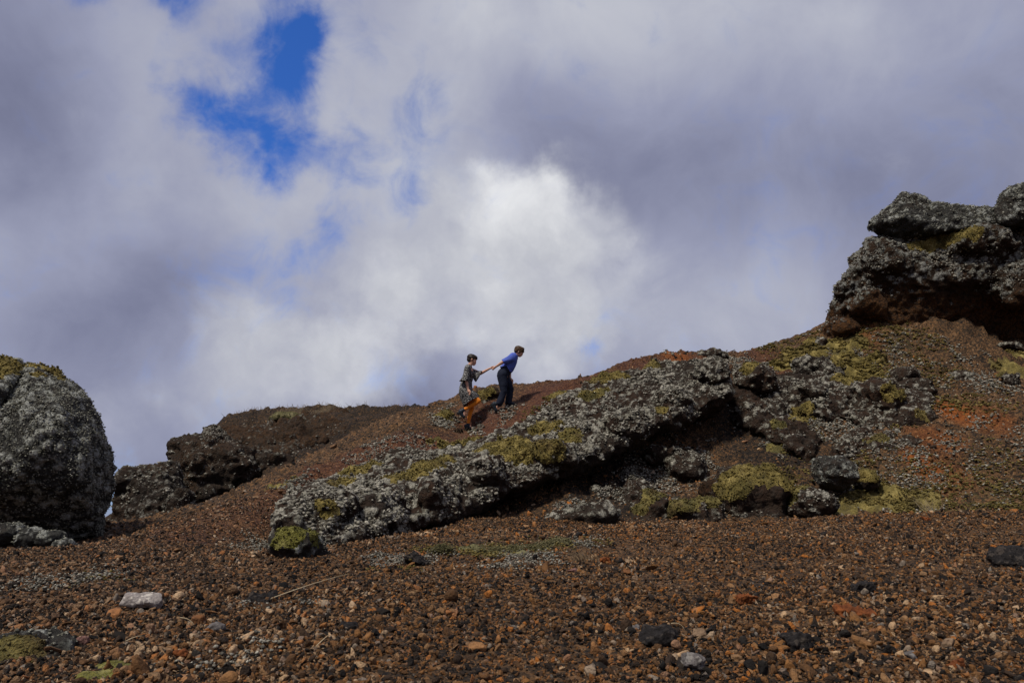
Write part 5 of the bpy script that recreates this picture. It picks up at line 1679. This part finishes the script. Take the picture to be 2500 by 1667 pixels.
LONE = [
    ('pale flat angular stone with whitish spots lying on the brown gravel', (280, 1456, 396, 1502), P_PALE, 1, 0.95, 0.03, 0.55, 0.15, 11),
    ('rounded orange stone on the gravel near the pale flat stone', (469, 1505, 503, 1531), P_ORANGE, 2, 1.0, 0.05, 0.9, 0.2, 20),
    ('small tan stone beside the rounded orange stone', (410, 1514, 426, 1527), P_TAN, 3, 1.0, 0.05, 0.9, 0.2, 16),
    ('bright rust red lump of scoria low on the gravel near the bottom corner', (424, 1590, 456, 1612), P_RUST, 4, 1.0, 0.11, 0.9, 0.2, 18),
    ('pale grey stone beside the rounded orange stone', (505, 1524, 548, 1548), P_GREY, 5, 0.9, 0.06, 0.9, 0.25, 16),
    ('black pitted lava stone low in the foreground', (1565, 1544, 1660, 1592), P_BLACK, 6, 1.0, 0.10, 0.7, 0.2, 20),
    ('round black lava stone, deepest in tone, in the rusty foreground gravel', (1912, 1556, 1984, 1606), P_BLACK, 7, 1.0, 0.10, 0.9, 0.2, 20),
    ('wedge shaped black stone with a flat top among the rusty gravel', (2080, 1426, 2138, 1458), P_BLACK, 8, 1.0, 0.06, 0.9, 0.15, 10),
    ('small black stone on the gravel lip beside the pale moss', (1405, 1302, 1426, 1322), P_BLACK, 9, 1.0, 0.08, 0.9, 0.2, 14),
    ('black jagged stone lying beside the pale moss on the gravel', (985, 1354, 1046, 1392), P_BLACK, 10, 1.0, 0.13, 0.9, 0.2, 18),
    ('tan angular stone behind the black pitted lava stone', (1690, 1540, 1728, 1566), P_TAN, 11, 1.0, 0.05, 0.9, 0.2, 10),
    ('large greyish tan stone at the bottom edge of the gravel', (1660, 1612, 1722, 1655), P_GREY, 12, 1.0, 0.07, 0.9, 0.25, 14),
    ('bright orange crumbly scoria lump in the middle of the gravel', (1800, 1456, 1852, 1490), P_RUST, 13, 0.9, 0.14, 0.9, 0.3, 18),
    ('pale brownish slab in the gravel right of the orange scoria lump', (1898, 1486, 1942, 1512), P_TAN, 14, 0.8, 0.05, 0.9, 0.3, 12),
    ('broad tan slab near the bottom edge among the rusty gravel', (2294, 1560, 2340, 1590), P_TAN, 15, 0.9, 0.06, 0.9, 0.25, 12),
    ('rust orange wedge near the bottom edge of the gravel', (2316, 1604, 2356, 1640), P_RUST, 16, 1.0, 0.08, 0.9, 0.25, 12),
    ('long rust coloured scoria slab below the wedge shaped black stone', (2040, 1478, 2140, 1512), P_RUST, 17, 0.8, 0.12, 0.5, 0.35, 18),
    ('small orange stone below the dry grass tuft', (1462, 1366, 1494, 1384), P_RUST, 18, 1.0, 0.12, 0.9, 0.2, 14),
    ('pinkish stone on the gravel below the dry grass tuft', (1384, 1396, 1410, 1408), P_PINK, 19, 1.0, 0.05, 0.9, 0.2, 14),
    ('tan ochre stone right of the pinkish stone', (1542, 1408, 1562, 1424), P_TAN, 20, 1.0, 0.06, 0.9, 0.2, 14),
    ('orange wedge stone next to the tan ochre stone', (1520, 1390, 1546, 1410), P_ORANGE, 21, 1.0, 0.06, 0.9, 0.2, 10),
    ('dark red stone on the lip of the gravel below the moss mat', (2250, 1264, 2272, 1278), P_RUST, 22, 1.0, 0.06, 0.9, 0.2, 12),
    ('dusky grey stone at the bottom edge near the rust orange wedge', (2210, 1592, 2248, 1616), P_GREY, 23, 0.9, 0.06, 0.9, 0.2, 12),
    ('dark brown flat stone low on the left part of the gravel', (826, 1520, 872, 1546), P_BLACK, 24, 0.8, 0.06, 0.9, 0.3, 12),
    ('pale lilac stone half sunk in the gravel behind the black pitted stone', (1526, 1524, 1562, 1542), P_GREY, 25, 0.8, 0.05, 0.9, 0.3, 12),
    ('big dark rough rock cut by the picture edge in the foreground', (2430, 1338, 2560, 1398), P_BLACK, 26, 1.0, 0.10, 0.8, 0.3, 18),
    ('reddish scoria stone near the grey mossy rock in the bottom corner', (186, 1556, 216, 1580), P_PINK, 27, 1.0, 0.07, 0.9, 0.2, 14),
    ('dark tangle of black stones seen as one low lump above the fallen straw', (604, 1448, 680, 1482), P_BLACK, 28, 0.6, 0.16, 0.8, 0.4, 20),
]
for (lb, bb, mt, sdn, fl, ro, dp, sk, ch) in LONE:
    lone_stone(lb, bb, mt, 1200 + sdn, fl, ro, dp, sk, ch)

M_STRAW = plain('dry_straw', (0.42, 0.33, 0.20), 0.8, 0.3, 30)
M_STRAWD = plain('brown_straw', (0.26, 0.18, 0.10), 0.8, 0.3, 30)


def blade(p0, p1, bend, r):
    """thin three-sided tapering stalk"""
    n = 6
    V, F = [], []
    for i in range(n + 1):
        t_ = i / n
        c = p0 * (1 - t_) + p1 * t_ + bend * (4 * t_ * (1 - t_))
        for k in range(3):
            a = 2.094 * k
            V.append(c + r * (1 - 0.75 * t_) * np.array((math.cos(a), 0.5 * math.sin(a), math.sin(a))))
    for i in range(n):
        for k in range(3):
            F.append([i * 3 + k, i * 3 + (k + 1) % 3, i * 3 + 3 + (k + 1) % 3, i * 3 + 3 + k])
    return np.array(V), np.array(F)


def tuft(name, label, px, py, n, length, spread, seed, material, lean=(0, 0, 0), r=0.0035):
    rg = np.random.default_rng(seed)
    g = hit(px, py)
    Vs, Fs, k = [], [], 0
    for _ in range(n):
        b0 = g + np.array((rg.normal() * spread * 0.35, rg.normal() * spread * 0.35, 0))
        b0[2] = float(ground_at(b0[0], b0[1])[0]) - 0.01
        dirv = np.array((rg.normal() * 0.55, rg.normal() * 0.45, 1.0)) + np.array(lean)
        dirv /= np.linalg.norm(dirv)
        L = length * rg.uniform(0.45, 1.1)
        v, f = blade(b0, b0 + dirv * L, np.array((rg.normal() * .1, rg.normal() * .1, .08)) * L, r)
        Vs.append(v - g)
        Fs.append(f + k)
        k += len(v)
    o = link(name, mk_mesh(name, np.concatenate(Vs), np.concatenate(Fs)), material)
    o.location = g
    return tag(o, label, 'grass')


tuft('grass_tuft', 'dry straw coloured grass tuft at the edge of the wide olive moss mat', 2275, 1243, 46, 0.34, 0.16, 1, M_STRAW, (-0.35, 0, 0))
tuft('grass_tuft', 'low dry grass tuft lying on the gravel beside the pale green moss', 1425, 1372, 90, 0.14, 0.16, 2, M_STRAWD, (-0.5, 0, 0), 0.0026)
tuft('grass_tuft', 'thin dry grass stalks above the dull olive moss patch on the red slope', 1127, 1078, 16, 0.30, 0.2, 3, M_STRAWD, (0, 0, 0), 0.003)
tuft('grass_tuft', 'few dry stalks against the black shade beside the largest mossy boulder', 1752, 1268, 14, 0.22, 0.12, 4, M_STRAWD, (0.2, 0, 0), 0.003)


def straw(label, a, b, r=0.0032, lift=0.03, bendz=0.012):
    p, q = hit(*a), hit(*b)
    p[2] = float(ground_at(p[0], p[1])[0]) + lift
    q[2] = float(ground_at(q[0], q[1])[0]) + lift * 1.3
    v, f = blade(p, q, np.array((0.01, 0, bendz)), r)
    o = link('straw', mk_mesh('straw', v - p, f), M_STRAW)
    o.location = p
    tag(o, label, 'straw')


straw('long pale straw fallen across the brown gravel below the ledge', (660, 1482), (850, 1418), 0.0042)
straw('short pale straw lying beside the rounded orange stone', (430, 1521), (472, 1545), 0.003)
straw('short pale straw standing at the bottom edge of the gravel', (770, 1600), (806, 1576), 0.003)
straw('thin straw beside the black pitted lava stone', (1640, 1546), (1672, 1562), 0.0025)
straw('thin straw lying above the bright yellow green moss cushion', (300, 1592), (350, 1580), 0.0025)

# dry grass along the rim of the crater
rg = np.random.default_rng(31)
Vs, Fs, k = [], [], 0
for i in range(900):
    px, py = (rg.uniform(560, 1000), 0)
    x0 = (px - 1250) / FPX * 32.3
    y0 = rg.uniform(29.5, 33.2)
    x0 = (px - 1250) / FPX * y0 / (CP)
    b0 = np.array((x0, y0, float(ground_at(x0, y0)[0]) - 0.02))
    if fbm(b0[None] * 0.8, 2, seed=8)[0] < -0.05:
        continue
    v, f = blade(b0, b0 + np.array((rg.normal() * .10, rg.normal() * .1, rg.uniform(.08, .22))), np.zeros(3), 0.010)
    Vs.append(v)
    Fs.append(f + k)
    k += len(v)
rim = link('dry_grass', mk_mesh('dry_grass', np.concatenate(Vs), np.concatenate(Fs)), M_STRAWD)
tag(rim, 'short dry grass along the rim of the far crater wall', 'grass', None, 'stuff')
